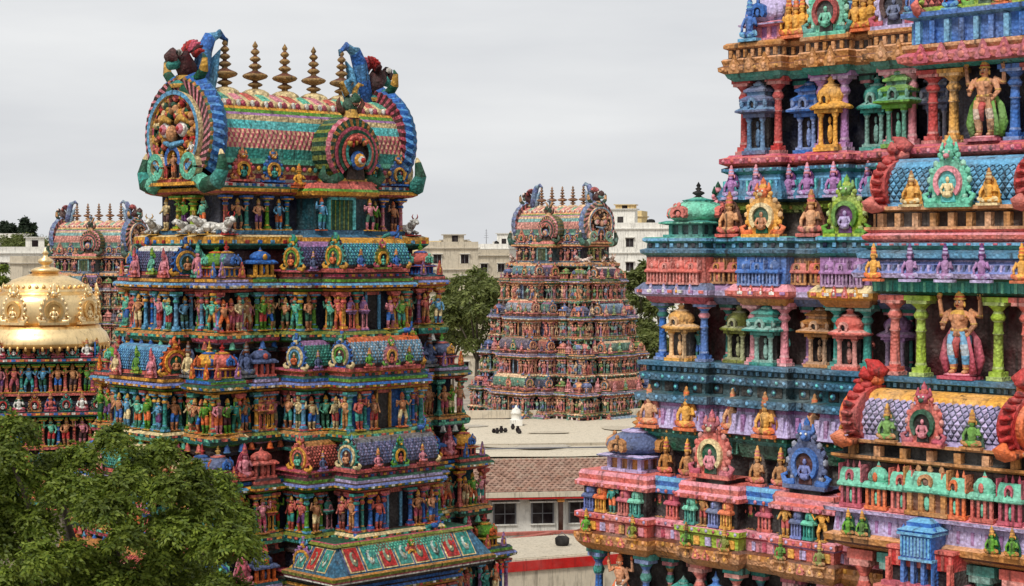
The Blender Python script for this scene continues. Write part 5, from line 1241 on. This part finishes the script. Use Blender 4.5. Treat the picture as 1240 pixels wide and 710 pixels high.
    mb = MB(); mb.rsweep(-hl - .3, hl + .3, -hd - .3, hd + .3, [(.8, -HC, 'stone'), (.8, -HC + 1, 'stone'), (.4, -HC + 1.4, 'stone'), (.2, -14.2, 'stone'), (.6, -14, 'stone'), (.6, -13.4, 'stone'), (0, -13.1, 'stone')])
    T.mesh('granite_base', mb)
    T.flush(HC)
    return T
# ================================================================== ground, terraces, houses
def smat(name, c1, c2, scale=.4, rough=.9):
    m, t, n, l, b = newmat(name)
    geo = n.new('ShaderNodeNewGeometry'); no = n.new('ShaderNodeTexNoise'); no.inputs['Scale'].default_value = scale; no.inputs['Detail'].default_value = 8; no.inputs['Roughness'].default_value = .65
    l.new(geo.outputs['Position'], no.inputs['Vector'])
    ra = n.new('ShaderNodeValToRGB'); ra.color_ramp.elements[0].color = c1; ra.color_ramp.elements[1].color = c2; ra.color_ramp.elements[0].position = .32; ra.color_ramp.elements[1].position = .68
    l.new(no.outputs['Fac'], ra.inputs['Fac']); l.new(ra.outputs['Color'], b.inputs['Base Color'])
    bp = n.new('ShaderNodeBump'); bp.inputs['Strength'].default_value = .3; l.new(no.outputs['Fac'], bp.inputs['Height']); l.new(bp.outputs['Normal'], b.inputs['Normal'])
    b.inputs['Roughness'].default_value = rough
    return m
M_GROUND = smat('dusty_ground', (.16, .13, .10, 1), (.34, .29, .23, 1), .25)
M_BARK = smat('bark', (.05, .04, .03, 1), (.13, .10, .07, 1), 3)
mb = MB(); mb.add([(-1500, -200, 0), (1500, -200, 0), (1500, 3000, 0), (-1500, 3000, 0)], [(0, 1, 2, 3)], 'stone')
g = obj('ground', mb.mesh('ground', M_GROUND)); g['kind'] = 'structure'

def house(loc, rot, w_, d_, h, c, label, floors=2, parapet=True, extras=(), group='houses beyond the temple', wc='dark'):
    r = random.Random(int(w_ * 100 + h * 10)); root = empty('house', loc, rot); tag(root, label, 'house', group)
    m = MB(); m.rsweep(-w_ / 2, w_ / 2, -d_ / 2, d_ / 2, [(0, 0, c), (0, h, c)])
    if parapet:
        for fl in range(1, floors + 1): m.rsweep(-w_ / 2, w_ / 2, -d_ / 2, d_ / 2, [(.02, h * fl / floors - .22, c), (.28, h * fl / floors - .16, mixc(c, 'grey', .25)), (.28, h * fl / floors + .0, c), (.02, h * fl / floors + .04, c)])
    wall = obj('wall', m.mesh('wall', M_WALL), root)
    if parapet:
        m = MB()
        for a in ((-w_ / 2, w_ / 2, -d_ / 2, -d_ / 2 + .2), (-w_ / 2, w_ / 2, d_ / 2 - .2, d_ / 2), (-w_ / 2, -w_ / 2 + .2, -d_ / 2 + .2, d_ / 2 - .2), (w_ / 2 - .2, w_ / 2, -d_ / 2 + .2, d_ / 2 - .2)): m.box(*a, h + .03, h + .95, c)
        obj('parapet', m.mesh('parapet', M_WALL), root)
    fh = h / floors
    def win(ww, wh):
        q = MB(); q.box(-ww / 2, ww / 2, -.03, .05, 0, wh, wc); q.box(-ww / 2 - .1, -ww / 2, -.08, .05, -.08, wh + .08, 'white'); q.box(ww / 2, ww / 2 + .1, -.08, .05, -.08, wh + .08, 'white'); q.box(-ww / 2 - .1, ww / 2 + .1, -.08, .05, wh, wh + .1, 'white'); q.box(-ww / 2 - .2, ww / 2 + .2, -.5, .05, wh + .12, wh + .22, 'white'); q.box(-.04, .04, -.05, .0, 0, wh, 'grey')
        return q
    k = lib(win, 1.3, 1.4)
    for fl in range(floors):
        n = max(1, int(w_ / 3.2))
        for i in range(n):
            if r.random() < .8: obj('window', libmesh(k, M_WALL), root, (-w_ / 2 + w_ * (i + .5) / n, -d_ / 2 - .02, fl * fh + .95))
        n = max(1, int(d_ / 3.6))
        for i in range(n):
            if r.random() < .7:
                for sd in (-1, 1): obj('window', libmesh(k, M_WALL), root, (sd * (w_ / 2 + .02), -d_ / 2 + d_ * (i + .5) / n, fl * fh + .95), pi / 2 * sd)
    for ex in extras:
        m = MB()
        if ex[0] == 'tank': m.lathe([(.7, 0, 'black'), (.75, .1, 'black'), (.75, 1.3, 'black'), (.6, 1.5, 'black'), (.25, 1.6, 'black')], seg=14); nm = 'water_tank'
        elif ex[0] == 'room': m.box(-ex[3] / 2, ex[3] / 2, -1.6, 1.6, 0, ex[4], c); m.box(-ex[3] / 2 - .3, ex[3] / 2 + .3, -1.9, 1.9, ex[4], ex[4] + .18, mixc(c, 'grey', .3)); m.box(-.5, .5, -1.66, -1.55, .02, 2.0, 'dark'); nm = 'stair_room'
        elif ex[0] == 'mast':
            m.tube([(0, 0, 0), (0, 0, ex[3])], [.08, .05], 'grey', 5)
            for q in range(4): m.box(-.5 + .1 * q, .5 - .1 * q, -.03, .03, ex[3] * (.55 + .12 * q), ex[3] * (.55 + .12 * q) + .06, 'grey')
            nm = 'mast'
        obj(nm, m.mesh(nm, M_WALL), root, (ex[1], ex[2], h + .02))
    return root
def gpos(x, d): return ((x - 620) / FPX * d, d, 0)
def hgt(y, d): return HC - (y - HZ) / FPX * d
G_ = 'houses beyond the temple'
house(gpos(566, 330), radians(20), 13, 9, hgt(309, 330), 'beige', 'cream flat-roofed house with a brown tiled strip behind the trees', 5, extras=(('room', -2.5, 0, 4, 2.6),))
house(gpos(542, 300), radians(10), 9, 8, hgt(300, 300), 'beige', 'tall beige house beside the tower with fan gables', 6, extras=(('room', 1, 0, 3, 2),))
house(gpos(600, 380), radians(-15), 8, 9, hgt(301, 380), 'white', 'white house with roof mast and dark tank beside the far tower', 6, extras=(('mast', -2, 0, 4), ('tank', .5, 0), ('room', 2, 1, 3, 3)))
house(gpos(781, 310), radians(-12), 15, 10, hgt(277, 310), 'white', 'white three-bay house with dark windows and rooftop stair room', 6, extras=(('room', -4.0, 0, 5, 3.2), ('tank', 1, 0)))
house(gpos(758, 340), radians(-12), 7, 8, hgt(262, 340), 'cream', 'narrow cream house rising above its white neighbours', 7, extras=(('room', 0, 0, 3.5, 2),))
house(gpos(822, 360), radians(8), 13, 10, hgt(283, 360), 'white', 'white house half hidden by the green domed corner', 6)
house(gpos(18, 300), radians(15), 13, 9, hgt(306, 300), 'white', 'low white house behind the gold dome', 5, extras=(('room', 3.2, 0, 3, 2.4),))
house(gpos(-14, 420), radians(5), 18, 10, hgt(288, 420), 'white', 'long white house under the dark far trees', 5)
house(gpos(48, 270), radians(30), 7, 7, hgt(318, 270), 'beige', 'small pale house with square dark windows left of the gold finial', 5)
for i, (x, d, y, w_, c) in enumerate(((520, 520, 296, 22, 'cream'), (650, 620, 296, 30, 'white'), (720, 560, 294, 24, 'cream'), (850, 600, 292, 30, 'white'), (70, 560, 298, 24, 'cream'), (150, 640, 297, 30, 'white'), (-60, 600, 296, 30, 'cream'))):
    house(gpos(x, d), radians(10 * (i % 3) - 10), w_, 12, hgt(y, d), c, 'pale distant house block on the skyline behind the trees', 5, group='distant blocks on the skyline')

# hall with a long flat cream roof, lean-to tiles and a white front
hall = empty('temple_hall', gpos(672, 150), radians(8)); tag(hall, 'long hall with flat cream roof, brown tiled lean-to and white window wall', 'hall')
def hall_parts():
    W0, W1 = -26.0, 24.0; zr = HC - 15.8
    m = MB(); m.box(W0, W1, -13.4, 17, 0, zr, 'white')
    obj('wall', m.mesh('wall', M_WALL), hall)
    m = MB(); n = 18
    v = []; f = []
    for j in range(9):
        for i in range(n + 1):
            v.append((W0 - .3 + (W1 - W0 + .6) * i / n, -13.5 + 31 * j / 8, zr + .14 + .10 * noise.noise(Vector((i * .5, j * .7, 0)))))
    for j in range(8):
        for i in range(n): f.append((j * (n + 1) + i, j * (n + 1) + i + 1, (j + 1) * (n + 1) + i + 1, (j + 1) * (n + 1) + i))
    m.add(v, f, 'beige'); m.box(W0 - .3, W1 + .3, -13.55, 17.3, zr - .5, zr + .02, 'beige')
    m.box(W0, W1, -6.2, -5.9, zr + .05, zr + .32, mixc('beige', 'stone', .5))
    obj('flat_roof', m.mesh('flat_roof', M_WALL), hall)
    # lean-to of clay tiles, laid in courses
    lt = MB(); lt.box(W0, W1, -17.2, -13.4, zr - 2.1, zr - 2.0, 'dbrown')
    lt = obj('lean_to_roof', MB().add([(W0, -17.3, zr - 2.02), (W1, -17.3, zr - 2.02), (W1, -13.45, zr - .05), (W0, -13.45, zr - .05), (W0, -17.3, zr - 2.2), (W1, -17.3, zr - 2.2), (W1, -13.45, zr - 2.2), (W0, -13.45, zr - 2.2)], [(0, 1, 2, 3), (4, 5, 1, 0), (7, 6, 5, 4), (0, 3, 7, 4), (1, 5, 6, 2)], mixc('brown', 'stone', .4)).mesh('lean_to_roof', M_WALL), hall)
    m = MB(); r = random.Random(2); rows = 15; sl = Vector((0, 3.85, 1.97)); ang = atan2(1.97, 3.85)
    for j in range(rows):
        y = -17.35 + 3.85 * j / rows; z = zr - 2.0 + 1.97 * j / rows
        for i in range(118):
            x = W0 + (W1 - W0) * (i + .5 * (j % 2)) / 118; hw = .2
            if x < -14 or x > 16: continue
            c = mixc(mixc('coral', 'stone', .8), one(r, ['brown', 'stone', 'dbrown', 'dbrown']), r.uniform(.05, .42))
            dz = r.uniform(0, .03)
            m.add([(x - hw, y, z + .03 + dz), (x, y, z + .09 + dz), (x + hw, y, z + .03 + dz), (x + hw, y + .34, z + .16), (x, y + .34, z + .22), (x - hw, y + .34, z + .16)], [(0, 1, 4, 5), (1, 2, 3, 4), (0, 2, 1)], c)
    t = obj('clay_tiles', m.mesh('clay_tiles', M_WALL), lt); t['kind'] = 'stuff'
    m = MB(); m.box(W0, W1, -17.5, -17.34, zr - 2.35, zr - 1.98, 'beige'); m.box(W0, W1, -17.46, -17.36, zr - 2.5, zr - 2.36, 'red'); obj('eave_board', m.mesh('eave_board', M_WALL), lt)
    m = MB(); m.box(W0, W1, -16.2, -13.5, 0, zr - 2.45, 'white'); fr_ = obj('front_wall', m.mesh('front_wall', M_WALL), hall)
    def win(k):
        q = MB(); q.box(-.75, .75, -.06, .04, 0, 1.5, 'dark'); q.box(-.85, -.75, -.1, .04, -.1, 1.6, 'grey'); q.box(.75, .85, -.1, .04, -.1, 1.6, 'grey'); q.box(-.9, .9, -.12, .04, -.1, 0, 'white'); q.box(-1.05, 1.05, -.75, .04, 1.62, 1.72, 'white'); q.box(-.03, .03, -.09, .0, 0, 1.5, 'grey'); q.box(-.75, .75, -.09, .0, .72, .78, 'grey'); return q
    for x in (-9.4, -6.4, -3.6, -.8, 2.2, 5, 8): obj('window', libmesh(lib(win, 1), M_WALL), hall, (x, -16.22, .75))
    def post(): return MB().box(-.16, .16, -.16, .16, 0, zr - 2.4, 'dbrown').box(-.3, .3, -.3, .3, 0, .3, 'stone').box(-.25, .25, -.2, .2, zr - 2.75, zr - 2.42, 'ochre')
    for x in (-8, -2.4, 3.4): obj('post', libmesh(lib(post), M_WALL), hall, (x, -17.15, 0))
hall_parts()
rr_ = random.Random(4)
m = MB(); m.tube([(-24, -9.5, HC - 15.5), (-6, -9.2, HC - 15.5), (20, -9.6, HC - 15.5)], [.06] * 3, 'grey', 6); obj('water_pipe', m.mesh('water_pipe', M_WALL), hall)
m = MB(); m.box(-26, 24, 16.6, 17.1, HC - 15.6, HC - 14.9, 'beige'); obj('parapet', m.mesh('parapet', M_WALL), hall)
for i in range(8):
    m = MB(); w_ = rr_.uniform(1, 3); d_ = rr_.uniform(.8, 2.2); n_ = 9
    m.plate([(w_ * cos(2 * pi * k / n_) * rr_.uniform(.8, 1.1), d_ * sin(2 * pi * k / n_) * rr_.uniform(.8, 1.1)) for k in range(n_)], 0, .02, mixc('beige', one(rr_, ['stone', 'grey', 'brown']), .35))
    o = obj('roof_patch', m.mesh('roof_patch', M_WALL), hall, (rr_.uniform(-12, 10), rr_.uniform(-11, 13), HC - 15.58 + .01 * i)); o.rotation_euler = (-pi / 2, 0, 0)

def plain_shrine():
    root = empty('flat_roofed_shed', (1.55, 104.5, 0), radians(24)); tag(root, 'cream flat-roofed building with a dark red band between the two big towers', 'building')
    zr = HC - 17.35; m = MB(); m.box(-6.5, 3.5, -3.2, 3.6, 0, zr - .55, 'beige'); obj('wall', m.mesh('wall', M_WALL), root)
    m = MB(); m.box(-6.62, 3.62, -3.32, 3.72, zr - .55, zr, 'red'); m.box(-6.55, 3.55, -3.25, 3.65, zr, zr + .1, 'beige'); obj('red_band', m.mesh('red_band', M_WALL), root, (0, 0, 0))
    m = MB(); m.box(-6.4, 3.4, -3.1, 3.5, zr + .1, zr + .14, mixc('beige', 'stone', .3)); obj('roof_deck', m.mesh('roof_deck', M_WALL), root)
    m = MB(); m.tube([(0, 0, 0), (0, 0, 1.0), (-.1, -.15, 1.15)], [.06, .06, .09], 'black', 6); obj('vent_pipe', m.mesh('vent_pipe', M_WALL), root, (2.3, -3.5, zr - 1.7))
    return zr
zr_ = plain_shrine()
mb = MB(); mb.lathe([(.32, 0, 'black'), (.4, .1, 'black'), (.42, .42, 'black'), (.3, .52, 'black'), (.16, .55, 'black')], seg=12); mb.tube([(-.4, 0, .4), (0, 0, .75), (.4, 0, .4)], [.03, .03, .03], 'grey', 5)
b_ = obj('bucket', mb.mesh('bucket', M_WALL), None, (2.9, 105.0, zr_ + .14)); tag(b_, 'black bucket standing on the red-banded flat roof', 'bucket')
# low boundary walls of the yard with red tops
for i, (x, y, d, L_, rz, lab) in enumerate(((610, 0, 122, 9, 45, 'low yard wall with red coping in front of the white window wall'), (686, 0, 126, 10, 12, 'low yard wall with red coping near the close tower'), (640, 0, 117, 8, -30, 'low yard wall with red coping behind the red-banded building'))):
    root = empty('yard_wall', gpos(x, d), radians(rz)); tag(root, lab, 'wall', 'low yard walls')
    obj('wall', MB().box(-L_ / 2, L_ / 2, -.15, .15, 0, 1.2, 'white').mesh('wall', M_WALL), root)
    obj('coping', MB().box(-L_ / 2 - .05, L_ / 2 + .05, -.25, .25, 1.2, 1.38, mixc('red', 'stone', .45)).mesh('coping', M_WALL), root)
# white plaster pinnacle and clay pots on the hall roof
zr = HC - 15.66
mb = MB(); mb.box(-.55, .55, -.5, .5, 0, .5, 'white'); mb.lathe([(.5, .5, 'white'), (.42, .62, 'white'), (.42, 1.0, 'white'), (.52, 1.08, 'white'), (.4, 1.2, 'white'), (.36, 1.4, 'white'), (.14, 1.55, 'white'), (.04, 1.8, 'white')], seg=10)
p_ = px(625, 511, 161); o = obj('pinnacle', mb.mesh('pinnacle', M_WALL), None, (p_.x, 160, zr)); tag(o, 'small white plaster pinnacle on the cream hall roof before the far tower', 'pinnacle')
def pot(): return MB().lathe([(.14, 0, 'black'), (.26, .16, 'dark'), (.27, .3, 'dark'), (.15, .44, 'black'), (.2, .52, 'black')], seg=9)
for i, (x, d) in enumerate(((598, 153.5), (602, 153), (607, 153.6), (612, 154), (621, 156.5), (627, 153.6), (629, 152.8))):
    o = obj('pot', libmesh(lib(pot), M_WALL), None, ((x - 620) / FPX * d, d, zr), 0, (.7, .7, .7 + .2 * (i % 3))); tag(o, 'dark clay pot in the cluster left out on the cream hall roof', 'pot', 'clay pots on the hall roof')

# ================================================================== gold-domed shrine
def gold_shrine():
    D = 92.0; c = px(55, 300, D)
    root = empty('gold_vimana', (c.x, D, 0), radians(12)); tag(root, 'squat shrine tower with a gilded dome and crowded painted figures below it', 'shrine tower')
    G1 = (.95, .70, .36, 1); G2 = (.82, .50, .18, 1); Z = HC
    m = MB()
    m.lathe([(2.5, Z - 5.00, G2), (3.15, Z - 4.95, G2), (3.22, Z - 4.75, G1), (3.02, Z - 4.30, G1), (2.75, Z - 4.05, G2), (2.72, Z - 3.92, G1)], seg=24, sx=1, sy=1, flute=.0)
    for i in range(48):
        a = 2 * pi * i / 48; m.ell(3.12 * cos(a), 3.12 * sin(a), Z - 4.98, .09, .09, .16, G2, 5, 3)
    obj('eave', m.mesh('eave', M_GOLD), root)
    m = MB()
    m.lathe([(2.35, Z - 3.95, G2), (2.55, Z - 3.75, G1), (2.64, Z - 3.3, G1), (2.64, Z - 2.7, G1), (2.45, Z - 2.38, G2), (2.1, Z - 2.2, G1), (2.16, Z - 2.1, G2), (2.0, Z - 2.02, G1), (1.95, Z - 1.85, G1), (1.6, Z - 1.62, G1), (1.0, Z - 1.42, G2), (.5, Z - 1.25, G1)], seg=48, flute=.035)
    for i in range(36):
        a = 2 * pi * i / 36; m.ell(1.98 * cos(a), 1.98 * sin(a), Z - 1.97, .1, .1, .14, G2 if i % 2 else G1, 5, 3)
    dome = obj('dome', m.mesh('dome', M_GOLD), root)
    k = lib(horseshoe, G1, G2, G2, G1, G1)
    for i in range(8):
        a = 2 * pi * i / 8 + .2; o = obj('horseshoe_ornament', libmesh(k, M_GOLD), dome, (2.52 * cos(a), 2.52 * sin(a), Z - 3.82), a + pi / 2, (1.9, 1.4, 2.05))
    m = MB(); m.lathe([(.62, Z - 1.3, G2), (.75, Z - 1.15, G1), (.5, Z - 1.02, G1), (.2, Z - .96, G1), (.18, Z - .88, G2), (.36, Z - .74, G1), (.36, Z - .62, G1), (.14, Z - .48, G1), (.1, Z - .36, G2), (.17, Z - .28, G1), (.05, Z - .12, G1), (0, Z + .02, G1)], seg=14)
    obj('finial', m.mesh('finial', M_GOLD), dome)
    # painted storeys below
    r = random.Random(8)
    for ti in range(3):
        h = 2.45 + .55 * ti; z1 = Z - 5.0 - 2.6 * ti; z0 = z1 - 2.6
        m = MB(); m.rsweep(-h, h, -h, h, [(-.1, z0 - .1, 'maroon'), (-.1, z0 + .2, 'dgreen'), (.2, z0 + .3, one(r, ['coral', 'teal'])), (.2, z0 + .42, 'dark'), (-.35, z0 + .44, 'dark'), (-.35, z1 - .75, 'dark'), (.1, z1 - .7, 'teal'), (.35, z1 - .6, 'coral'), (.35, z1 - .48, 'dteal'), (.0, z1 - .4, 'maroon'), (-.3, z1 - .38, 'navy'), (-.3, z1, 'navy')])
        dentils(m, (-h, h, -h, h), z1 - .59, z1 - .49, .35, .4, .2, .03, ['blue', 'yellow', 'white']); t = obj('storey', m.mesh('storey', M_OLD), root)
        for sd, rot in (('F', 0), ('R', pi / 2)):
            n = 7 + ti
            for i in range(n):
                u = -h + 2 * h * (i + .5) / n
                loc = (u, -h + .05, z0 + .44) if sd == 'F' else (h - .05, u, z0 + .44)
                obj('statue', libmesh(rstatue(r), M_OLD), t, loc, rot, (1.45, 1.45, 1.42))
                q = -h + 2 * h * i / n
                loc = (q, -h + .1, z0 + .44) if sd == 'F' else (h - .1, q, z0 + .44)
                obj('pillar', libmesh(lib(pillar, one(r, ['coral', 'teal', 'blue', 'rose']), 'yellow', 'green'), M_OLD), t, loc, rot, (1.2, 1.2, 1.4))
                loc = (u, -h - .12, z1 - .42) if sd == 'F' else (h + .12, u, z1 - .42)
                if i % 2 == 0: obj('seated_statue', libmesh(lib(seated, one(r, ['white', 'coral', 'teal', 'ochre']), 'rose', 'gold', one(r, ['dgreen', 'coral', 'blue', None])), M_OLD), t, loc, rot, (.9, .9, .95))
                else: obj('horseshoe_ornament', libmesh(lib(horseshoe, one(r, ['dgreen', 'teal', 'ochre']), 'red', 'dark', 'white', 'brown'), M_OLD), t, loc, rot, (.85, .85, .95))
    h = 4.0; m = MB(); m.rsweep(-h, h, -h, h, [(.3, 0, 'stone'), (.3, .6, 'stone'), (0, .9, 'stone'), (0, Z - 12.9, 'stone'), (.3, Z - 12.7, 'coral')])
    obj('base', m.mesh('base', M_WALL), root)
gold_shrine()

# ================================================================== trees
def leaf_mesh(name, clumps, mat, fr_n, lf_n, leaf, wid, seed, droop=.9):
    """each clump: mop of arching fronds carrying small leaflets"""
    r = random.Random(seed); V = []; F = []
    for (c, R) in clumps:
        c = Vector(c)
        for q in range(fr_n):
            a = r.uniform(0, 2 * pi); el = math.asin(r.uniform(-.35, 1.0)); ln = R * r.uniform(.65, 1.12)
            d = Vector((cos(a) * cos(el), sin(a) * cos(el), sin(el)))
            st = c + d * (R * .10) + Vector((r.gauss(0, .08), r.gauss(0, .08), r.gauss(0, .08))) * R
            side = d.cross(Vector((0, 0, 1)))
            if side.length < .1: side = Vector((1, 0, 0))
            side.normalize()
            for i in range(lf_n):
                t = (i + 1) / lf_n
                if t < .3: continue
                p = st + d * (ln * t); p.z -= droop * R * t * t * .55
                sgn = 1 if i % 2 else -1
                ld = (side * sgn * .8 + d * .5 + Vector((r.gauss(0, .3), r.gauss(0, .3), -.45 * t + r.gauss(0, .3)))).normalized()
                nn = ld.cross(d + Vector((r.gauss(0, .4), r.gauss(0, .4), r.gauss(0, .4))))
                if nn.length < .05: continue
                nn.normalize(); wv = nn * wid * r.uniform(.8, 1.2); le = leaf * r.uniform(.75, 1.25)
                b = len(V); m1 = p + ld * le * .45; e = p + ld * le; e.z -= le * .12
                V += [tuple(p), tuple(m1 + wv), tuple(e), tuple(m1 - wv)]; F.append((b, b + 1, b + 2, b + 3))
    me = bpy.data.meshes.new(name); me.from_pydata(V, [], F); me.materials.append(mat); me.update()
    return me
def tree(name, base, clumps, label, mat, fr_n, lf_n, leaf, wid, seed, tr=.35, group=None, limbs=12, fork=None):
    root = empty(name, base); tag(root, label, 'tree', group); B = Vector(base)
    cl = [((c[0] - B.x, c[1] - B.y, c[2] - B.z), R) for c, R in clumps]
    obj('crown', leaf_mesh('crown', cl, mat, fr_n, lf_n, leaf, wid, seed), root)
    top = sum((Vector(c) for c, R in cl), Vector()) / len(cl)
    fk = Vector((top.x * .6, top.y * .6, top.z * .62 if fork is None else fork))
    m = MB(); m.tube([(0, 0, -.1), (.05, 0, .3), (fk.x * .4, fk.y * .4, fk.z * .5), tuple(fk)], [tr * 1.4, tr, tr * .85, tr * .7], 'brown', 9)
    r = random.Random(seed + 1); pick = cl if len(cl) <= limbs else r.sample(cl, limbs)
    for c, R in pick:
        c = Vector(c); mid = fk.lerp(c, .5) + Vector((r.gauss(0, .2), r.gauss(0, .2), .1 * (c - fk).length))
        m.tube([tuple(fk - Vector((0, 0, .2))), tuple(mid), tuple(c)], [tr * .5, tr * .28, tr * .08], 'brown', 6)
    obj('trunk', m.mesh('trunk', M_BARK), root)
    return root
# near tree at the lower left, its crown drawn from clumps seen in the photograph (about 44-50 m away)
rt = random.Random(21); cl = []
edge = [(-70, 470), (-35, 500), (18, 508), (62, 552), (95, 540), (137, 518), (168, 548), (196, 535), (232, 560), (262, 575), (285, 612), (292, 650), (282, 700)]
for x, y in edge:
    d = 46 + rt.uniform(-1, 1); R = rt.uniform(.52, .68); cl.append((tuple(px(x, y + 12, d)), R))
def top_at(x):
    for (x0, y0), (x1, y1) in zip(edge, edge[1:]):
        if x0 <= x <= x1: return y0 + (y1 - y0) * (x - x0) / (x1 - x0)
    return 640
for row, y in enumerate(range(552, 860, 36)):
    for xx in range(-110, 300, 42):
        x = xx + rt.uniform(-16, 16) + (25 if row % 2 else 0); yy = y + rt.uniform(-14, 14)
        if yy < top_at(x) + 26 or x > 285: continue
        d = 45.5 - .5 * sin((yy - 520) / 300 * pi) * 3 + rt.uniform(-.9, 1.3)
        cl.append((tuple(px(x, yy, d)), rt.uniform(.48, .66)))
for i in range(26):
    cl.append((tuple(px(rt.uniform(-80, 240), rt.uniform(590, 860), 48.6 + rt.uniform(-1, 2))), rt.uniform(.8, 1.1)))
tree('neem_tree', gpos(90, 46.5), cl, 'big dark green leafy tree in front of the fan-gabled tower', M_LEAF, 150, 13, .135, .033, 4, .38, limbs=26, fork=10.0)
def far_tree(name, x, d, ytop, wpx, hpx, label, seed, mat=M_LEAF2, n=26, group='trees between the towers', leaf=.55, up=.5):
    r = random.Random(seed); c = px(x, ytop + hpx / 2, d); rw = wpx / 2 / FPX * d; rh = hpx / 2 / FPX * d; cls = []
    for i in range(n):
        a = r.uniform(0, 2 * pi); ph = math.asin(r.uniform(-.8, 1)); k = r.uniform(.45, .92)
        cls.append(((c.x + rw * k * cos(a) * cos(ph), d + rw * k * sin(a) * cos(ph), c.z + rh * k * sin(ph)), rw * r.uniform(.26, .40)))
    return tree(name, (c.x, d, 0), cls, label, mat, 46, 8, leaf, leaf * .2, seed, max(.18, rw * .07), group, limbs=8)
far_tree('broadleaf_tree', 575, 196, 318, 92, 130, 'round olive-green tree between the fan-gabled tower and the far tower', 1, n=34)
far_tree('broadleaf_tree', 548, 210, 330, 60, 110, 'green tree close behind the edge of the fan-gabled tower', 2)
far_tree('broadleaf_tree', 775, 200, 312, 62, 120, 'leafy tree between the far tower and the close tower', 3)
far_tree('broadleaf_tree', 800, 215, 300, 34, 90, 'slim leafy tree beside the coral model shrines', 4, n=16)
far_tree('broadleaf_tree', 790, 188, 385, 60, 90, 'low bright tree at the foot of the far tower', 5)
far_tree('casuarina_tree', 8, 430, 268, 24, 26, 'small dark tree on the skyline at the end of the white house', 6, M_LEAF3, 14, 'dark trees on the skyline', .8)
far_tree('casuarina_tree', 33, 430, 261, 26, 30, 'taller dark pointed tree on the skyline behind the gold dome', 7, M_LEAF3, 14, 'dark trees on the skyline', .8)
far_tree('broadleaf_tree', 30, 320, 284, 70, 26, 'wide pale shrubby tree behind the low white house', 8, n=22, group='trees behind the gold dome')
far_tree('broadleaf_tree', 4, 230, 322, 44, 60, 'dark leafy tree beside the gold dome', 9, M_LEAF, 20, 'trees behind the gold dome', .5)
for i, (x, d, y, w_) in enumerate(((530, 420, 300, 50), (640, 480, 298, 60), (705, 470, 298, 70), (840, 430, 296, 60), (100, 480, 297, 70), (860, 330, 300, 50))):
    far_tree('broadleaf_tree', x, d, y, w_, 26, 'hazy tree in the belt before the distant blocks', 30 + i, n=16, group='tree belt before the distant blocks', leaf=.9)
# ================================================================== the gopurams
ZA = HC + .45
gop('gopuram', 'tall gateway tower with round fan gables, red-and-green awning and five finials', (-8.6, 68.75, ZA), radians(44), 'L', 4.95, 2.8, .64, .58, 3.48, 4, awning=True, basez=-ZA, mat=M_OLD)
SMALL = {'statue', 'pillar', 'antefix', 'seated_statue', 'peacock', 'bull'}
ZD = HC - 1.4
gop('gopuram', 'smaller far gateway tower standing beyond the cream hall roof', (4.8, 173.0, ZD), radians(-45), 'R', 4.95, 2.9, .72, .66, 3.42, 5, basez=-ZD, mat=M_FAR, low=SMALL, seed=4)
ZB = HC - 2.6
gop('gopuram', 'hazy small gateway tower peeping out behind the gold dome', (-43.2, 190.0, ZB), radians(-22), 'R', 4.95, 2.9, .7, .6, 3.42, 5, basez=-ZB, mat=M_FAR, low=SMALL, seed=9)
big_tower()
